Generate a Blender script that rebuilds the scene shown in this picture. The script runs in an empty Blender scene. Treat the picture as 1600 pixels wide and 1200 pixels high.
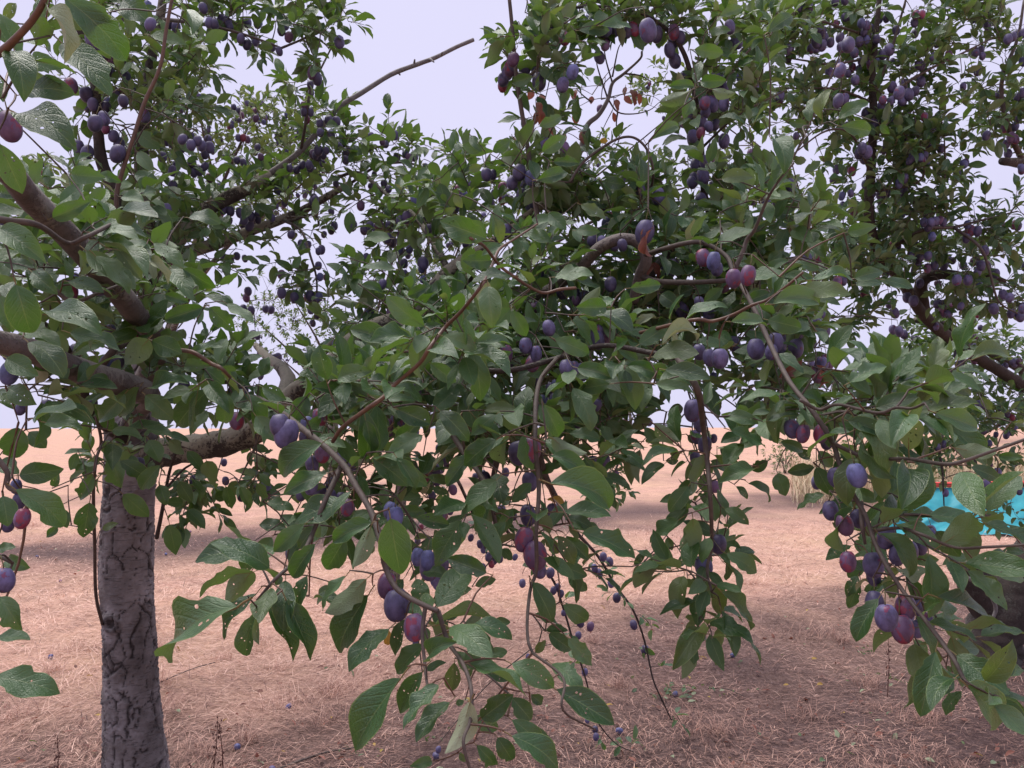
import bpy, math, random
import numpy as np
from mathutils import Vector, Matrix, noise

rng = np.random.default_rng(11)
random.seed(11)
scene = bpy.context.scene
COL = scene.collection

# ------------------------------------------------------------------ camera
F = 1209.0                                   # focal length in pixels of a 1600 px wide picture
PITCH = math.radians(3.2)
CAM = np.array([0.0, 0.0, 1.5])
cam_data = bpy.data.cameras.new('camera')
cam_data.sensor_width = 36.0
cam_data.lens = 36.0 * F / 1600.0
cam_data.clip_start = 0.05
cam_data.clip_end = 2000.0
cam = bpy.data.objects.new('camera', cam_data)
COL.objects.link(cam)
cam.location = CAM
cam.rotation_euler = (math.pi / 2 + PITCH, 0, 0)
scene.camera = cam

# ------------------------------------------------------------------ overcast sky
world = bpy.data.worlds.new('World')
scene.world = world
world.use_nodes = True
wn, wl = world.node_tree.nodes, world.node_tree.links
wn.clear()
SUN_EL, SUN_AZ = math.radians(70), math.radians(305)
sky = wn.new('ShaderNodeTexSky')
sky.sky_type = 'NISHITA'
sky.sun_disc = False
sky.sun_elevation = SUN_EL
sky.sun_rotation = SUN_AZ
sky.air_density = 1.0
sky.dust_density = 2.0
tc = wn.new('ShaderNodeTexCoord')
cl = wn.new('ShaderNodeTexNoise')
cl.inputs['Scale'].default_value = 1.6
cl.inputs['Detail'].default_value = 3.0
wl.new(tc.outputs['Generated'], cl.inputs['Vector'])
cr = wn.new('ShaderNodeValToRGB')            # the cloud deck: pale lavender grey, barely uneven
cr.color_ramp.elements[0].position = 0.3
cr.color_ramp.elements[0].color = (2.70, 2.62, 3.47, 1)
cr.color_ramp.elements[1].position = 0.7
cr.color_ramp.elements[1].color = (2.86, 2.78, 3.68, 1)
wl.new(cl.outputs['Fac'], cr.inputs['Fac'])
mx = wn.new('ShaderNodeMixRGB')
mx.inputs['Fac'].default_value = 0.98
wl.new(sky.outputs['Color'], mx.inputs['Color1'])
wl.new(cr.outputs['Color'], mx.inputs['Color2'])
bg = wn.new('ShaderNodeBackground')
bg.inputs['Strength'].default_value = 0.1
wl.new(mx.outputs['Color'], bg.inputs['Color'])
wo = wn.new('ShaderNodeOutputWorld')
wl.new(bg.outputs['Background'], wo.inputs['Surface'])

sun_data = bpy.data.lights.new('sun', 'SUN')
sun_data.energy = 1.5
sun_data.angle = math.radians(45)
sun_data.color = (1.0, 0.95, 0.88)
sun = bpy.data.objects.new('sun', sun_data)
COL.objects.link(sun)
sd = Vector((math.sin(SUN_AZ) * math.cos(SUN_EL), math.cos(SUN_AZ) * math.cos(SUN_EL), math.sin(SUN_EL)))
sun.rotation_euler = sd.to_track_quat('Z', 'Y').to_euler()
sun.location = (0, 0, 30)

scene.view_settings.view_transform = 'Standard'
scene.view_settings.look = 'None'
scene.view_settings.exposure = 1.42
scene.view_settings.gamma = 1.0
scene.view_settings.use_curve_mapping = False
scene.cycles.max_bounces = 8
scene.cycles.diffuse_bounces = 4
scene.cycles.transmission_bounces = 4
scene.cycles.transparent_max_bounces = 8

# ------------------------------------------------------------------ helpers
CT, ST = math.cos(PITCH), math.sin(PITCH)
def P(px, py, d):
    """the point at depth d (metres in front of the lens) seen at photo pixel px, py"""
    xc = (px - 800.0) / F * d
    yc = (600.0 - py) / F * d
    return np.array([xc, d * CT - yc * ST, CAM[2] + d * ST + yc * CT])

def proj(p):
    q = np.asarray(p) - CAM
    d = q[1] * CT + q[2] * ST
    yc = -q[1] * ST + q[2] * CT
    return 800 + q[0] / d * F, 600 - yc / d * F, d

def unit(v):
    v = np.asarray(v, float)
    n = np.linalg.norm(v)
    return v / n if n > 1e-9 else np.array([0.0, 0.0, 1.0])

def rand_unit():
    return unit(rng.normal(size=3))

def make_mesh(name, verts, faces, mats, mat_idx=None, uv=None, attr=None, smooth=True):
    """faces: a list of index tuples, or an (n,3) / (n,4) array"""
    me = bpy.data.meshes.new(name)
    verts = np.asarray(verts, dtype=np.float32)
    if isinstance(faces, np.ndarray):
        n, k = faces.shape
        loops = faces.reshape(-1).astype(np.int32)
        totals = np.full(n, k, np.int32)
    else:
        n = len(faces)
        totals = np.array([len(f) for f in faces], np.int32)
        loops = np.array([i for f in faces for i in f], np.int32)
    starts = np.concatenate([[0], np.cumsum(totals)[:-1]]).astype(np.int32)
    me.vertices.add(len(verts))
    me.vertices.foreach_set('co', verts.reshape(-1))
    me.loops.add(len(loops))
    me.loops.foreach_set('vertex_index', loops)
    me.polygons.add(n)
    me.polygons.foreach_set('loop_start', starts)
    me.polygons.foreach_set('loop_total', totals)
    for m in mats:
        me.materials.append(m)
    if mat_idx is not None:
        me.polygons.foreach_set('material_index', np.asarray(mat_idx, np.int32))
    me.polygons.foreach_set('use_smooth', np.full(n, bool(smooth)))
    if uv is not None:
        lay = me.uv_layers.new(name='UVMap')
        lay.data.foreach_set('uv', np.asarray(uv, np.float32)[loops].reshape(-1))
    if attr:
        for an, av in attr.items():
            a = me.attributes.new(an, 'FLOAT', 'POINT')
            a.data.foreach_set('value', np.asarray(av, np.float32))
    me.update()
    me.validate()
    return me

def link(name, me, parent=None, mat=None, **props):
    o = bpy.data.objects.new(name, me)
    COL.objects.link(o)
    if parent is not None:
        o.parent = parent
    if mat is not None:
        o.matrix_local = mat
    for k, v in props.items():
        o[k] = v
    return o

def empty(name, loc, label, cat, group=None):
    o = bpy.data.objects.new(name, None)
    COL.objects.link(o)
    o.location = loc
    o.empty_display_size = 0.1
    o['label'] = label
    o['category'] = cat
    if group:
        o['group'] = group
    return o

def catmull(pts, sub=6):
    pts = np.asarray(pts, float)
    if len(pts) < 3:
        t = np.linspace(0, 1, sub + 1)[:, None]
        return pts[0] * (1 - t) + pts[-1] * t
    ext = np.vstack([2 * pts[0] - pts[1], pts, 2 * pts[-1] - pts[-2]])
    out = []
    for i in range(1, len(ext) - 2):
        p0, p1, p2, p3 = ext[i - 1:i + 3]
        for k in range(sub):
            t = k / sub
            out.append(0.5 * (2 * p1 + (p2 - p0) * t + (2 * p0 - 5 * p1 + 4 * p2 - p3) * t * t + (3 * p1 - p0 - 3 * p2 + p3) * t ** 3))
    out.append(ext[-2])
    return np.array(out)

def tube(pts, radii, sides=6, bump=0.0, seed=0.0, caps=True):
    pts = np.asarray(pts, float)
    n = len(pts)
    tang = np.gradient(pts, axis=0)
    tang /= np.maximum(np.linalg.norm(tang, axis=1)[:, None], 1e-9)
    ref = np.array([0.31, 0.17, 0.93]) if abs(tang[0][2]) < 0.9 else np.array([0.9, 0.3, 0.1])
    u = unit(np.cross(tang[0], ref))
    verts = []
    ang = np.linspace(0, 2 * math.pi, sides, endpoint=False)
    for i in range(n):
        u = u - tang[i] * np.dot(u, tang[i])
        u = unit(u)
        w = np.cross(tang[i], u)
        r = np.full(sides, radii[i])
        if bump:
            for k in range(sides):
                q = pts[i] + (math.cos(ang[k]) * u + math.sin(ang[k]) * w) * radii[i]
                r[k] *= 1 + bump * (noise.noise(Vector(q * 22 + seed)) + 0.6 * noise.noise(Vector(q * 60 + seed)))
        verts.append(pts[i] + (np.cos(ang)[:, None] * u + np.sin(ang)[:, None] * w) * r[:, None])
    verts = np.vstack(verts)
    faces = []
    for i in range(n - 1):
        for k in range(sides):
            a, b = i * sides + k, i * sides + (k + 1) % sides
            faces.append((a, b, b + sides, a + sides))
    if caps:
        faces.append(tuple(range(sides))[::-1])
        faces.append(tuple((n - 1) * sides + k for k in range(sides)))
    return verts, faces

class Heap:
    """collects pieces that end up as one mesh"""
    def __init__(self):
        self.v, self.f, self.m, self.a, self.n = [], [], [], [], 0
    def add(self, v, f, m=0, a=0.5):
        self.v.append(np.asarray(v, float))
        self.f += [tuple(i + self.n for i in q) for q in f]
        self.m += [m] * len(f)
        self.a += [a] * len(v)
        self.n += len(v)
    def mesh(self, name, mats, smooth=True, origin=None):
        v = np.vstack(self.v)
        if origin is not None:
            v = v - np.asarray(origin)
        return make_mesh(name, v, self.f, mats, self.m, attr={'rnd': self.a}, smooth=smooth)

# ------------------------------------------------------------------ materials
def mat(name):
    m = bpy.data.materials.new(name)
    m.use_nodes = True
    nt = m.node_tree
    nt.nodes.clear()
    out = nt.nodes.new('ShaderNodeOutputMaterial')
    bs = nt.nodes.new('ShaderNodeBsdfPrincipled')
    nt.links.new(bs.outputs['BSDF'], out.inputs['Surface'])
    return m, nt, bs, out

def N(nt, kind, **kw):
    n = nt.nodes.new(kind)
    for k, v in kw.items():
        if k.startswith('i_'):
            n.inputs[k[2:].replace('_', ' ')].default_value = v
        else:
            setattr(n, k, v)
    return n

def math_(nt, op, a, b=None, c=None, clamp=False):
    n = nt.nodes.new('ShaderNodeMath')
    n.operation = op
    n.use_clamp = clamp
    for i, x in enumerate((a, b, c)):
        if x is None:
            continue
        if isinstance(x, (int, float)):
            n.inputs[i].default_value = x
        else:
            nt.links.new(x, n.inputs[i])
    return n.outputs[0]

def mixc(nt, fac, c1, c2, blend='MIX'):
    n = nt.nodes.new('ShaderNodeMixRGB')
    n.blend_type = blend
    for s, x in ((n.inputs['Fac'], fac), (n.inputs['Color1'], c1), (n.inputs['Color2'], c2)):
        if isinstance(x, (int, float)):
            s.default_value = x
        elif isinstance(x, tuple):
            s.default_value = (*x, 1)
        else:
            nt.links.new(x, s)
    return n.outputs['Color']

def ramp(nt, fac, stops):
    n = nt.nodes.new('ShaderNodeValToRGB')
    el = n.color_ramp.elements
    while len(el) < len(stops):
        el.new(0.5)
    for e, (p, c) in zip(el, stops):
        e.position = p
        e.color = (*c, 1) if isinstance(c, tuple) else (c, c, c, 1)
    nt.links.new(fac, n.inputs['Fac'])
    return n.outputs['Color']

def piece_random(nt):
    """a random number per piece: per object, or per piece inside a joined mesh"""
    oi = N(nt, 'ShaderNodeObjectInfo')
    at = N(nt, 'ShaderNodeAttribute', attribute_name='rnd')
    return math_(nt, 'FRACT', math_(nt, 'ADD', oi.outputs['Random'], at.outputs['Fac']))

def noise_tex(nt, scale, detail=4.0, rough=0.55, vec=None, coord='Object'):
    t = N(nt, 'ShaderNodeTexNoise')
    t.inputs['Scale'].default_value = scale
    t.inputs['Detail'].default_value = detail
    t.inputs['Roughness'].default_value = rough
    if vec is None:
        vec = N(nt, 'ShaderNodeTexCoord').outputs[coord]
    nt.links.new(vec, t.inputs['Vector'])
    return t.outputs['Fac']

def bump(nt, bs, h, strength, dist):
    b = N(nt, 'ShaderNodeBump')
    b.inputs['Strength'].default_value = strength
    b.inputs['Distance'].default_value = dist
    nt.links.new(h, b.inputs['Height'])
    nt.links.new(b.outputs['Normal'], bs.inputs['Normal'])

def leaf_material(name, dark, mid, light, under, trans, rough=0.36, veins=True, tfac=0.21):
    m, nt, bs, out = mat(name)
    r = piece_random(nt)
    uvn = N(nt, 'ShaderNodeUVMap')
    sep = N(nt, 'ShaderNodeSeparateXYZ')
    nt.links.new(uvn.outputs['UV'], sep.inputs['Vector'])
    va = math_(nt, 'ABSOLUTE', math_(nt, 'SUBTRACT', sep.outputs['X'], 0.5))     # 0 at the midrib, 0.5 at the edge
    col = ramp(nt, r, [(0.0, tuple(x * 0.75 for x in dark)), (0.22, dark), (0.6, mid), (0.97, light)])
    blot = noise_tex(nt, 5.0, 3.0, vec=uvn.outputs['UV'])
    col = mixc(nt, math_(nt, 'MULTIPLY', blot, 0.35), col, tuple(x * 0.55 for x in mid))
    if veins:
        w = math_(nt, 'SINE', math_(nt, 'MULTIPLY', math_(nt, 'SUBTRACT', sep.outputs['Y'], math_(nt, 'MULTIPLY', va, 0.6)), 40.0))
        vein = math_(nt, 'POWER', math_(nt, 'MAXIMUM', w, 0.0), 10.0)
        vein = math_(nt, 'MULTIPLY', vein, math_(nt, 'SUBTRACT', 1.0, math_(nt, 'MULTIPLY', va, 1.8)))
        rib = math_(nt, 'LESS_THAN', va, 0.018)
        lines = math_(nt, 'MAXIMUM', math_(nt, 'MULTIPLY', vein, 0.24), math_(nt, 'MULTIPLY', rib, 0.7))
        col = mixc(nt, lines, col, (0.13, 0.19, 0.07))
        edge = math_(nt, 'GREATER_THAN', va, 0.472)
        col = mixc(nt, math_(nt, 'MULTIPLY', edge, 0.55), col, (0.18, 0.25, 0.07))  # rim light along the leaf margin, painted into the colour
        bump(nt, bs, math_(nt, 'SUBTRACT', noise_tex(nt, 26.0, 2.0, vec=uvn.outputs['UV']), math_(nt, 'ADD', vein, rib)), 0.28, 0.02)
    ge = N(nt, 'ShaderNodeNewGeometry')
    ucol = mixc(nt, math_(nt, 'MULTIPLY', r, 0.5), under, tuple(x * 0.6 for x in under))
    col = mixc(nt, ge.outputs['Backfacing'], col, ucol)                           # a leaf's paler underside
    nt.links.new(col, bs.inputs['Base Color'])
    ro = math_(nt, 'ADD', math_(nt, 'MULTIPLY', blot, 0.2), rough - 0.1)
    nt.links.new(math_(nt, 'MAXIMUM', ro, math_(nt, 'MULTIPLY', ge.outputs['Backfacing'], 0.65)), bs.inputs['Roughness'])
    bs.inputs['Specular IOR Level'].default_value = 0.7
    tr = N(nt, 'ShaderNodeBsdfTranslucent')
    tr.inputs['Color'].default_value = (*trans, 1)
    ms = N(nt, 'ShaderNodeMixShader')
    ms.inputs['Fac'].default_value = tfac
    nt.links.new(bs.outputs['BSDF'], ms.inputs[1])
    nt.links.new(tr.outputs['BSDF'], ms.inputs[2])
    nt.links.new(ms.outputs['Shader'], out.inputs['Surface'])
    return m

M_LEAF = leaf_material('leaf_green', (0.015, 0.060, 0.016), (0.039, 0.108, 0.032), (0.088, 0.162, 0.064), (0.15, 0.20, 0.11), (0.16, 0.32, 0.03))
M_LIGHT = leaf_material('leaf_light', (0.055, 0.105, 0.030), (0.080, 0.135, 0.038), (0.115, 0.165, 0.045), (0.18, 0.23, 0.12), (0.20, 0.28, 0.04), tfac=0.3)
M_CREAM = leaf_material('leaf_pale', (0.26, 0.31, 0.19), (0.30, 0.35, 0.21), (0.36, 0.40, 0.25), (0.34, 0.38, 0.25), (0.25, 0.3, 0.1), rough=0.6)
M_DEAD = leaf_material('leaf_dead', (0.16, 0.05, 0.038), (0.24, 0.075, 0.055), (0.32, 0.11, 0.08), (0.30, 0.12, 0.09), (0.3, 0.08, 0.04), rough=0.65)
M_YELLOW = leaf_material('leaf_yellow', (0.40, 0.22, 0.03), (0.46, 0.27, 0.03), (0.40, 0.30, 0.04), (0.45, 0.3, 0.08), (0.5, 0.3, 0.03), rough=0.5)
LEAFMATS = [M_LEAF, M_LIGHT, M_CREAM, M_DEAD, M_YELLOW]

def simple(name, c1, c2, scale=30, rough=0.7, bstr=0.4, bdist=0.003):
    m, nt, bs, out = mat(name)
    f = noise_tex(nt, scale, 5.0, 0.6)
    nt.links.new(ramp(nt, f, [(0.3, c1), (0.7, c2)]), bs.inputs['Base Color'])
    bs.inputs['Roughness'].default_value = rough
    if bstr:
        bump(nt, bs, f, bstr, bdist)
    return m
M_PETIOLE = simple('petiole', (0.15, 0.14, 0.045), (0.20, 0.13, 0.06), 60, 0.5, 0)
M_TWIG = simple('twig_bark', (0.045, 0.032, 0.027), (0.095, 0.07, 0.058), 70, 0.7)
M_SHOOT = simple('shoot_bark', (0.065, 0.032, 0.022), (0.14, 0.07, 0.042), 50, 0.5, 0.2)
M_GREY = simple('grey_bare_wood', (0.10, 0.088, 0.085), (0.20, 0.18, 0.175), 60, 0.75)
M_STALK = simple('fruit_stalk', (0.10, 0.11, 0.04), (0.15, 0.11, 0.05), 60, 0.6, 0)

def bark_material(name, base1, base2, lichen, lamount):
    m, nt, bs, out = mat(name)
    n1 = noise_tex(nt, 18, 6.0, 0.65)
    n2 = noise_tex(nt, 7, 4.0, 0.6)
    n3 = noise_tex(nt, 95, 4.0, 0.7)
    col = ramp(nt, n1, [(0.3, base1), (0.7, base2)])
    ge = N(nt, 'ShaderNodeNewGeometry')
    se = N(nt, 'ShaderNodeSeparateXYZ')
    nt.links.new(ge.outputs['Normal'], se.inputs['Vector'])
    up = math_(nt, 'MULTIPLY', math_(nt, 'ADD', se.outputs['Z'], 0.7), 0.12)
    spots = math_(nt, 'ADD', math_(nt, 'ADD', math_(nt, 'MULTIPLY', n2, 0.9), math_(nt, 'MULTIPLY', n3, 0.7)), up)
    fac = ramp(nt, spots, [(0.93 - lamount, 0.0), (1.0 - lamount, 1.0)])
    col = mixc(nt, fac, col, mixc(nt, n3, lichen, tuple(x * 0.5 for x in lichen)))
    nt.links.new(col, bs.inputs['Base Color'])
    bs.inputs['Roughness'].default_value = 0.88
    h = math_(nt, 'ADD', math_(nt, 'MULTIPLY', n1, 1.0), math_(nt, 'ADD', math_(nt, 'MULTIPLY', n3, 0.6), math_(nt, 'MULTIPLY', fac, 0.3)))
    bump(nt, bs, h, 0.9, 0.008)
    return m
M_LIMB = bark_material('limb_bark', (0.035, 0.027, 0.026), (0.085, 0.068, 0.064), (0.24, 0.22, 0.175), 0.08)
M_LICHEN = bark_material('lichen_bark', (0.032, 0.025, 0.022), (0.085, 0.068, 0.06), (0.34, 0.31, 0.24), 0.13)
M_SMOOTH = bark_material('smooth_limb_bark', (0.075, 0.058, 0.056), (0.16, 0.128, 0.12), (0.27, 0.235, 0.21), 0.05)
M_DARKBARK = bark_material('dark_trunk_bark', (0.024, 0.017, 0.015), (0.062, 0.045, 0.039), (0.11, 0.098, 0.082), -0.02)

def trunk_material():
    m, nt, bs, out = mat('trunk_bark')
    tcn = N(nt, 'ShaderNodeTexCoord')
    n1 = noise_tex(nt, 9, 6.0, 0.6)
    n3 = noise_tex(nt, 80, 4.0, 0.7)
    col = ramp(nt, n1, [(0.30, (0.070, 0.058, 0.057)), (0.5, (0.165, 0.146, 0.148)), (0.70, (0.30, 0.272, 0.280))])
    mp = N(nt, 'ShaderNodeMapping')
    mp.inputs['Scale'].default_value = (26, 26, 210)
    nt.links.new(tcn.outputs['Object'], mp.inputs['Vector'])
    lent = noise_tex(nt, 1.0, 2.0, 0.5, vec=mp.outputs['Vector'])
    lf = ramp(nt, lent, [(0.61, 0.0), (0.66, 1.0)])
    col = mixc(nt, math_(nt, 'MULTIPLY', lf, 0.45), col, (0.055, 0.042, 0.045))
    warm = ramp(nt, noise_tex(nt, 5, 3.0), [(0.5, 0.0), (0.68, 1.0)])
    col = mixc(nt, math_(nt, 'MULTIPLY', warm, 0.5), col, (0.075, 0.052, 0.042))
    at = N(nt, 'ShaderNodeAttribute', attribute_name='crack')
    col = mixc(nt, at.outputs['Fac'], col, (0.020, 0.014, 0.014))
    nt.links.new(col, bs.inputs['Base Color'])
    bs.inputs['Roughness'].default_value = 0.8
    bump(nt, bs, math_(nt, 'SUBTRACT', math_(nt, 'ADD', math_(nt, 'MULTIPLY', n3, 0.5), n1), math_(nt, 'MULTIPLY', lf, 0.6)), 0.7, 0.006)
    return m
M_TRUNK = trunk_material()

def plum_material(name, skin, bloom, rub, rub_amount, bloom_amount):
    m, nt, bs, out = mat(name)
    r = piece_random(nt)
    tcn = N(nt, 'ShaderNodeTexCoord')
    off = N(nt, 'ShaderNodeVectorMath', operation='ADD')
    cmb = N(nt, 'ShaderNodeCombineXYZ')
    for k in 'XYZ':
        nt.links.new(math_(nt, 'MULTIPLY', r, 37.0), cmb.inputs[k])
    nt.links.new(tcn.outputs['Generated'], off.inputs[0])
    nt.links.new(cmb.outputs['Vector'], off.inputs[1])
    n1 = noise_tex(nt, 1.7, 4.0, 0.6, vec=off.outputs['Vector'])
    n2 = noise_tex(nt, 9, 4.0, 0.7, vec=off.outputs['Vector'])
    n3 = noise_tex(nt, 2.2, 2.0, 0.5, vec=off.outputs['Vector'])
    rubf = ramp(nt, math_(nt, 'ADD', n1, math_(nt, 'MULTIPLY', r, 0.12)), [(0.755 - rub_amount, 0.0), (0.80 - rub_amount, 1.0)])
    base = mixc(nt, rubf, skin, rub)
    bl = ramp(nt, math_(nt, 'ADD', math_(nt, 'MULTIPLY', n3, 0.75), math_(nt, 'MULTIPLY', n2, 0.35)), [(0.36, 0.25), (0.66, 1.0)])
    bf = math_(nt, 'MULTIPLY', bl, math_(nt, 'MULTIPLY', math_(nt, 'SUBTRACT', 1.0, math_(nt, 'MULTIPLY', rubf, 0.72)),
               math_(nt, 'MULTIPLY', math_(nt, 'ADD', math_(nt, 'MULTIPLY', r, 0.7), 0.65), bloom_amount)), clamp=True)
    col = mixc(nt, bf, base, bloom)
    nt.links.new(col, bs.inputs['Base Color'])
    nt.links.new(math_(nt, 'ADD', math_(nt, 'MULTIPLY', bf, 0.35), 0.33), bs.inputs['Roughness'])
    bs.inputs['Specular IOR Level'].default_value = 0.4
    return m
M_PLUM = plum_material('plum_skin', (0.014, 0.009, 0.022), (0.14, 0.122, 0.26), (0.15, 0.016, 0.045), 0.05, 0.72)
M_PLUMRED = plum_material('plum_skin_reddish', (0.055, 0.016, 0.042), (0.20, 0.125, 0.25), (0.22, 0.026, 0.05), 0.17, 0.68)
M_PLUMBLUE = plum_material('plum_skin_bluish', (0.020, 0.019, 0.050), (0.13, 0.14, 0.315), (0.04, 0.02, 0.05), -0.05, 0.9)
PLUMMATS = [M_PLUM, M_PLUMRED, M_PLUMBLUE]
# ------------------------------------------------------------------ the ground
def strip_zone(x, y):
    """1 in the bare strips under the tree rows, 0 on the mown straw between them"""
    s = (x + 1.3) * -0.494 + (y - 2.6) * 0.87
    w = 0.9 * noise.noise(Vector((x * 0.55, y * 0.55, 3.0))) + 0.5 * noise.noise(Vector((x * 1.9, y * 1.9, 8.0)))
    a = 1 / (1 + math.exp(max(-40.0, min(40.0, (s + w * 1.2 - 1.6) * 2.6))))
    a *= 1 / (1 + math.exp(max(-40.0, min(40.0, (-2.6 - s) * 3.5))))
    b = math.exp(-((s + w * 1.2 - 7.9) / 1.5) ** 2) * 1.0
    c = math.exp(-((s + w * 2 - 15.5) / 1.0) ** 2) * 0.5
    return min(1.0, max(a, b, c))

def ground_z(x, y):
    r = math.hypot(x, y)
    k = 1.0 if r < 20 else 20 / r
    z = k * (0.035 * noise.noise(Vector((x * 0.7, y * 0.7, 0))) + 0.018 * noise.noise(Vector((x * 2.6, y * 2.6, 5))) + 0.008 * noise.noise(Vector((x * 9, y * 9, 2))))
    hill = max(0.0, min(1.0, (x - 6) / 14.0)) * max(0.0, min(1.0, (y - 16) / 22.0))
    z += hill * 1.1                                              # the bank rising on the right, far off
    return z

def axis_steps(near, step, far):
    a = list(np.arange(0, near, step))
    s = step
    while a[-1] < far:
        s *= 1.16
        a.append(a[-1] + s)
    return a
xp = axis_steps(5.0, 0.075, 700)
xs = [-v for v in xp[:0:-1]] + xp
ys = [-v for v in axis_steps(1.0, 0.5, 300)[:0:-1]] + axis_steps(8.5, 0.075, 900)
gx, gy = np.meshgrid(xs, ys)
gv = np.zeros((gx.size, 3))
gz, gzone = [], []
for x, y in zip(gx.ravel(), gy.ravel()):
    gz.append(ground_z(x, y))
    gzone.append(strip_zone(x, y))
gv[:, 0], gv[:, 1], gv[:, 2] = gx.ravel(), gy.ravel(), gz
nx_, ny_ = len(xs), len(ys)
ii = (np.arange(ny_ - 1)[:, None] * nx_ + np.arange(nx_ - 1)[None, :]).ravel()
gf = np.stack([ii, ii + 1, ii + 1 + nx_, ii + nx_], axis=1)

def ground_material():
    m, nt, bs, out = mat('dry_ground')
    at = N(nt, 'ShaderNodeAttribute', attribute_name='zone')
    tcn = N(nt, 'ShaderNodeTexCoord')
    big = noise_tex(nt, 0.7, 5.0, 0.6)
    mp = N(nt, 'ShaderNodeMapping')
    mp.inputs['Scale'].default_value = (9, 60, 20)
    mp.inputs['Rotation'].default_value = (0, 0, 0.2)
    nt.links.new(tcn.outputs['Object'], mp.inputs['Vector'])
    st = noise_tex(nt, 1.0, 5.0, 0.7, vec=mp.outputs['Vector'])
    mp2 = N(nt, 'ShaderNodeMapping')
    mp2.inputs['Scale'].default_value = (60, 12, 20)
    mp2.inputs['Rotation'].default_value = (0, 0, 0.7)
    nt.links.new(tcn.outputs['Object'], mp2.inputs['Vector'])
    st2 = noise_tex(nt, 1.0, 5.0, 0.7, vec=mp2.outputs['Vector'])
    fine = math_(nt, 'MULTIPLY', math_(nt, 'ADD', st, st2), 0.5)
    straw = ramp(nt, fine, [(0.34, (0.27, 0.145, 0.110)), (0.5, (0.58, 0.345, 0.265)), (0.64, (0.78, 0.51, 0.405))])
    straw = mixc(nt, ramp(nt, noise_tex(nt, 2.3, 4.0, 0.65), [(0.42, 0.0), (0.7, 0.55)]), straw, (0.30, 0.19, 0.155))
    straw = mixc(nt, ramp(nt, big, [(0.4, 0.0), (0.75, 0.45)]), straw, (0.60, 0.42, 0.25))
    soil = ramp(nt, fine, [(0.35, (0.055, 0.034, 0.032)), (0.52, (0.135, 0.088, 0.082)), (0.68, (0.28, 0.19, 0.175))])
    col = mixc(nt, at.outputs['Fac'], straw, soil)
    nt.links.new(col, bs.inputs['Base Color'])
    bs.inputs['Roughness'].default_value = 0.95
    bs.inputs['Specular IOR Level'].default_value = 0.1
    bump(nt, bs, math_(nt, 'ADD', fine, noise_tex(nt, 14, 5.0, 0.7)), 0.9, 0.03)
    return m
M_GROUND = ground_material()
link('ground', make_mesh('ground', gv, gf, [M_GROUND], attr={'zone': gzone}), kind='structure')

# dry straw lying on the ground, blade by blade near the camera
def blade_material(name, lo, mid, hi):
    m, nt, bs, out = mat(name)
    at = N(nt, 'ShaderNodeAttribute', attribute_name='rnd')
    nt.links.new(ramp(nt, at.outputs['Fac'], [(0.0, lo), (0.5, mid), (1.0, hi)]), bs.inputs['Base Color'])
    bs.inputs['Roughness'].default_value = 0.75
    bs.inputs['Specular IOR Level'].default_value = 0.2
    return m
M_STRAW = blade_material('straw', (0.075, 0.042, 0.040), (0.50, 0.295, 0.232), (0.86, 0.60, 0.485))
M_TALL = blade_material('tall_dry_grass', (0.16, 0.13, 0.07), (0.46, 0.37, 0.23), (0.66, 0.55, 0.38))

def blades(base, az, lean, length, width, rnd, sag):
    """arched ribbons: base (n,3), heading az, lean from vertical; 3 segments each"""
    n = len(base)
    h = np.stack([np.cos(az), np.sin(az), np.zeros(n)], 1)
    side = np.stack([-np.sin(az), np.cos(az), np.zeros(n)], 1)
    upv = np.array([0, 0, 1.0])
    pts = []
    for t in (0, 0.35, 0.7, 1.0):
        ang = lean + sag * t
        d = h * np.sin(ang)[:, None] + upv * np.cos(ang)[:, None]
        p = base + d * (length * t)[:, None]
        w = width * (1 - 0.75 * t * t)
        pts.append(p - side * (w / 2)[:, None])
        pts.append(p + side * (w / 2)[:, None])
    v = np.stack(pts, 1).reshape(-1, 3)
    o = np.arange(n)[:, None] * 8
    f = np.concatenate([o + np.array([[0, 1, 3, 2]]), o + np.array([[2, 3, 5, 4]]), o + np.array([[4, 5, 7, 6]])])
    return v, f, np.repeat(rnd, 8)

def scatter(n, dmin, dmax, margin=1.12):
    d = dmin * (dmax / dmin) ** rng.random(n) ** 1.25
    x = (rng.random(n) * 2 - 1) * d * 0.662 * margin
    return x, d
NB = 155000
bx, by = scatter(NB, 2.5, 13.0)
bz = np.array([ground_z(x, y) for x, y in zip(bx, by)])
zn = np.array([strip_zone(x, y) for x, y in zip(bx, by)])
dark = np.array([max(0.0, noise.noise(Vector((x * 1.7, y * 1.7, 21)))) for x, y in zip(bx, by)])
flow = np.array([noise.noise(Vector((x * 0.9, y * 0.9, 11))) for x, y in zip(bx, by)])
az = flow * 3.0 + rng.normal(0, 0.75, NB) + math.pi * (rng.random(NB) < 0.5)
lean = np.clip(rng.normal(1.38, 0.20, NB), 0.6, 1.62)
ln = rng.uniform(0.05, 0.17, NB) * (1 - 0.5 * zn)
wd = rng.uniform(0.0014, 0.0034, NB) * np.clip(by / 5.0, 0.9, 1.8)
rn = np.clip(rng.normal(0.64, 0.24, NB) - zn * rng.uniform(0.22, 0.64, NB) - dark * (0.35 + 0.35 * zn), 0, 1)
base = np.stack([bx, by, bz + rng.uniform(-0.004, 0.022, NB)], 1)
v1, f1, r1 = blades(base, az, lean, ln, wd, rn, rng.uniform(0.0, 0.35, NB))
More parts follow.
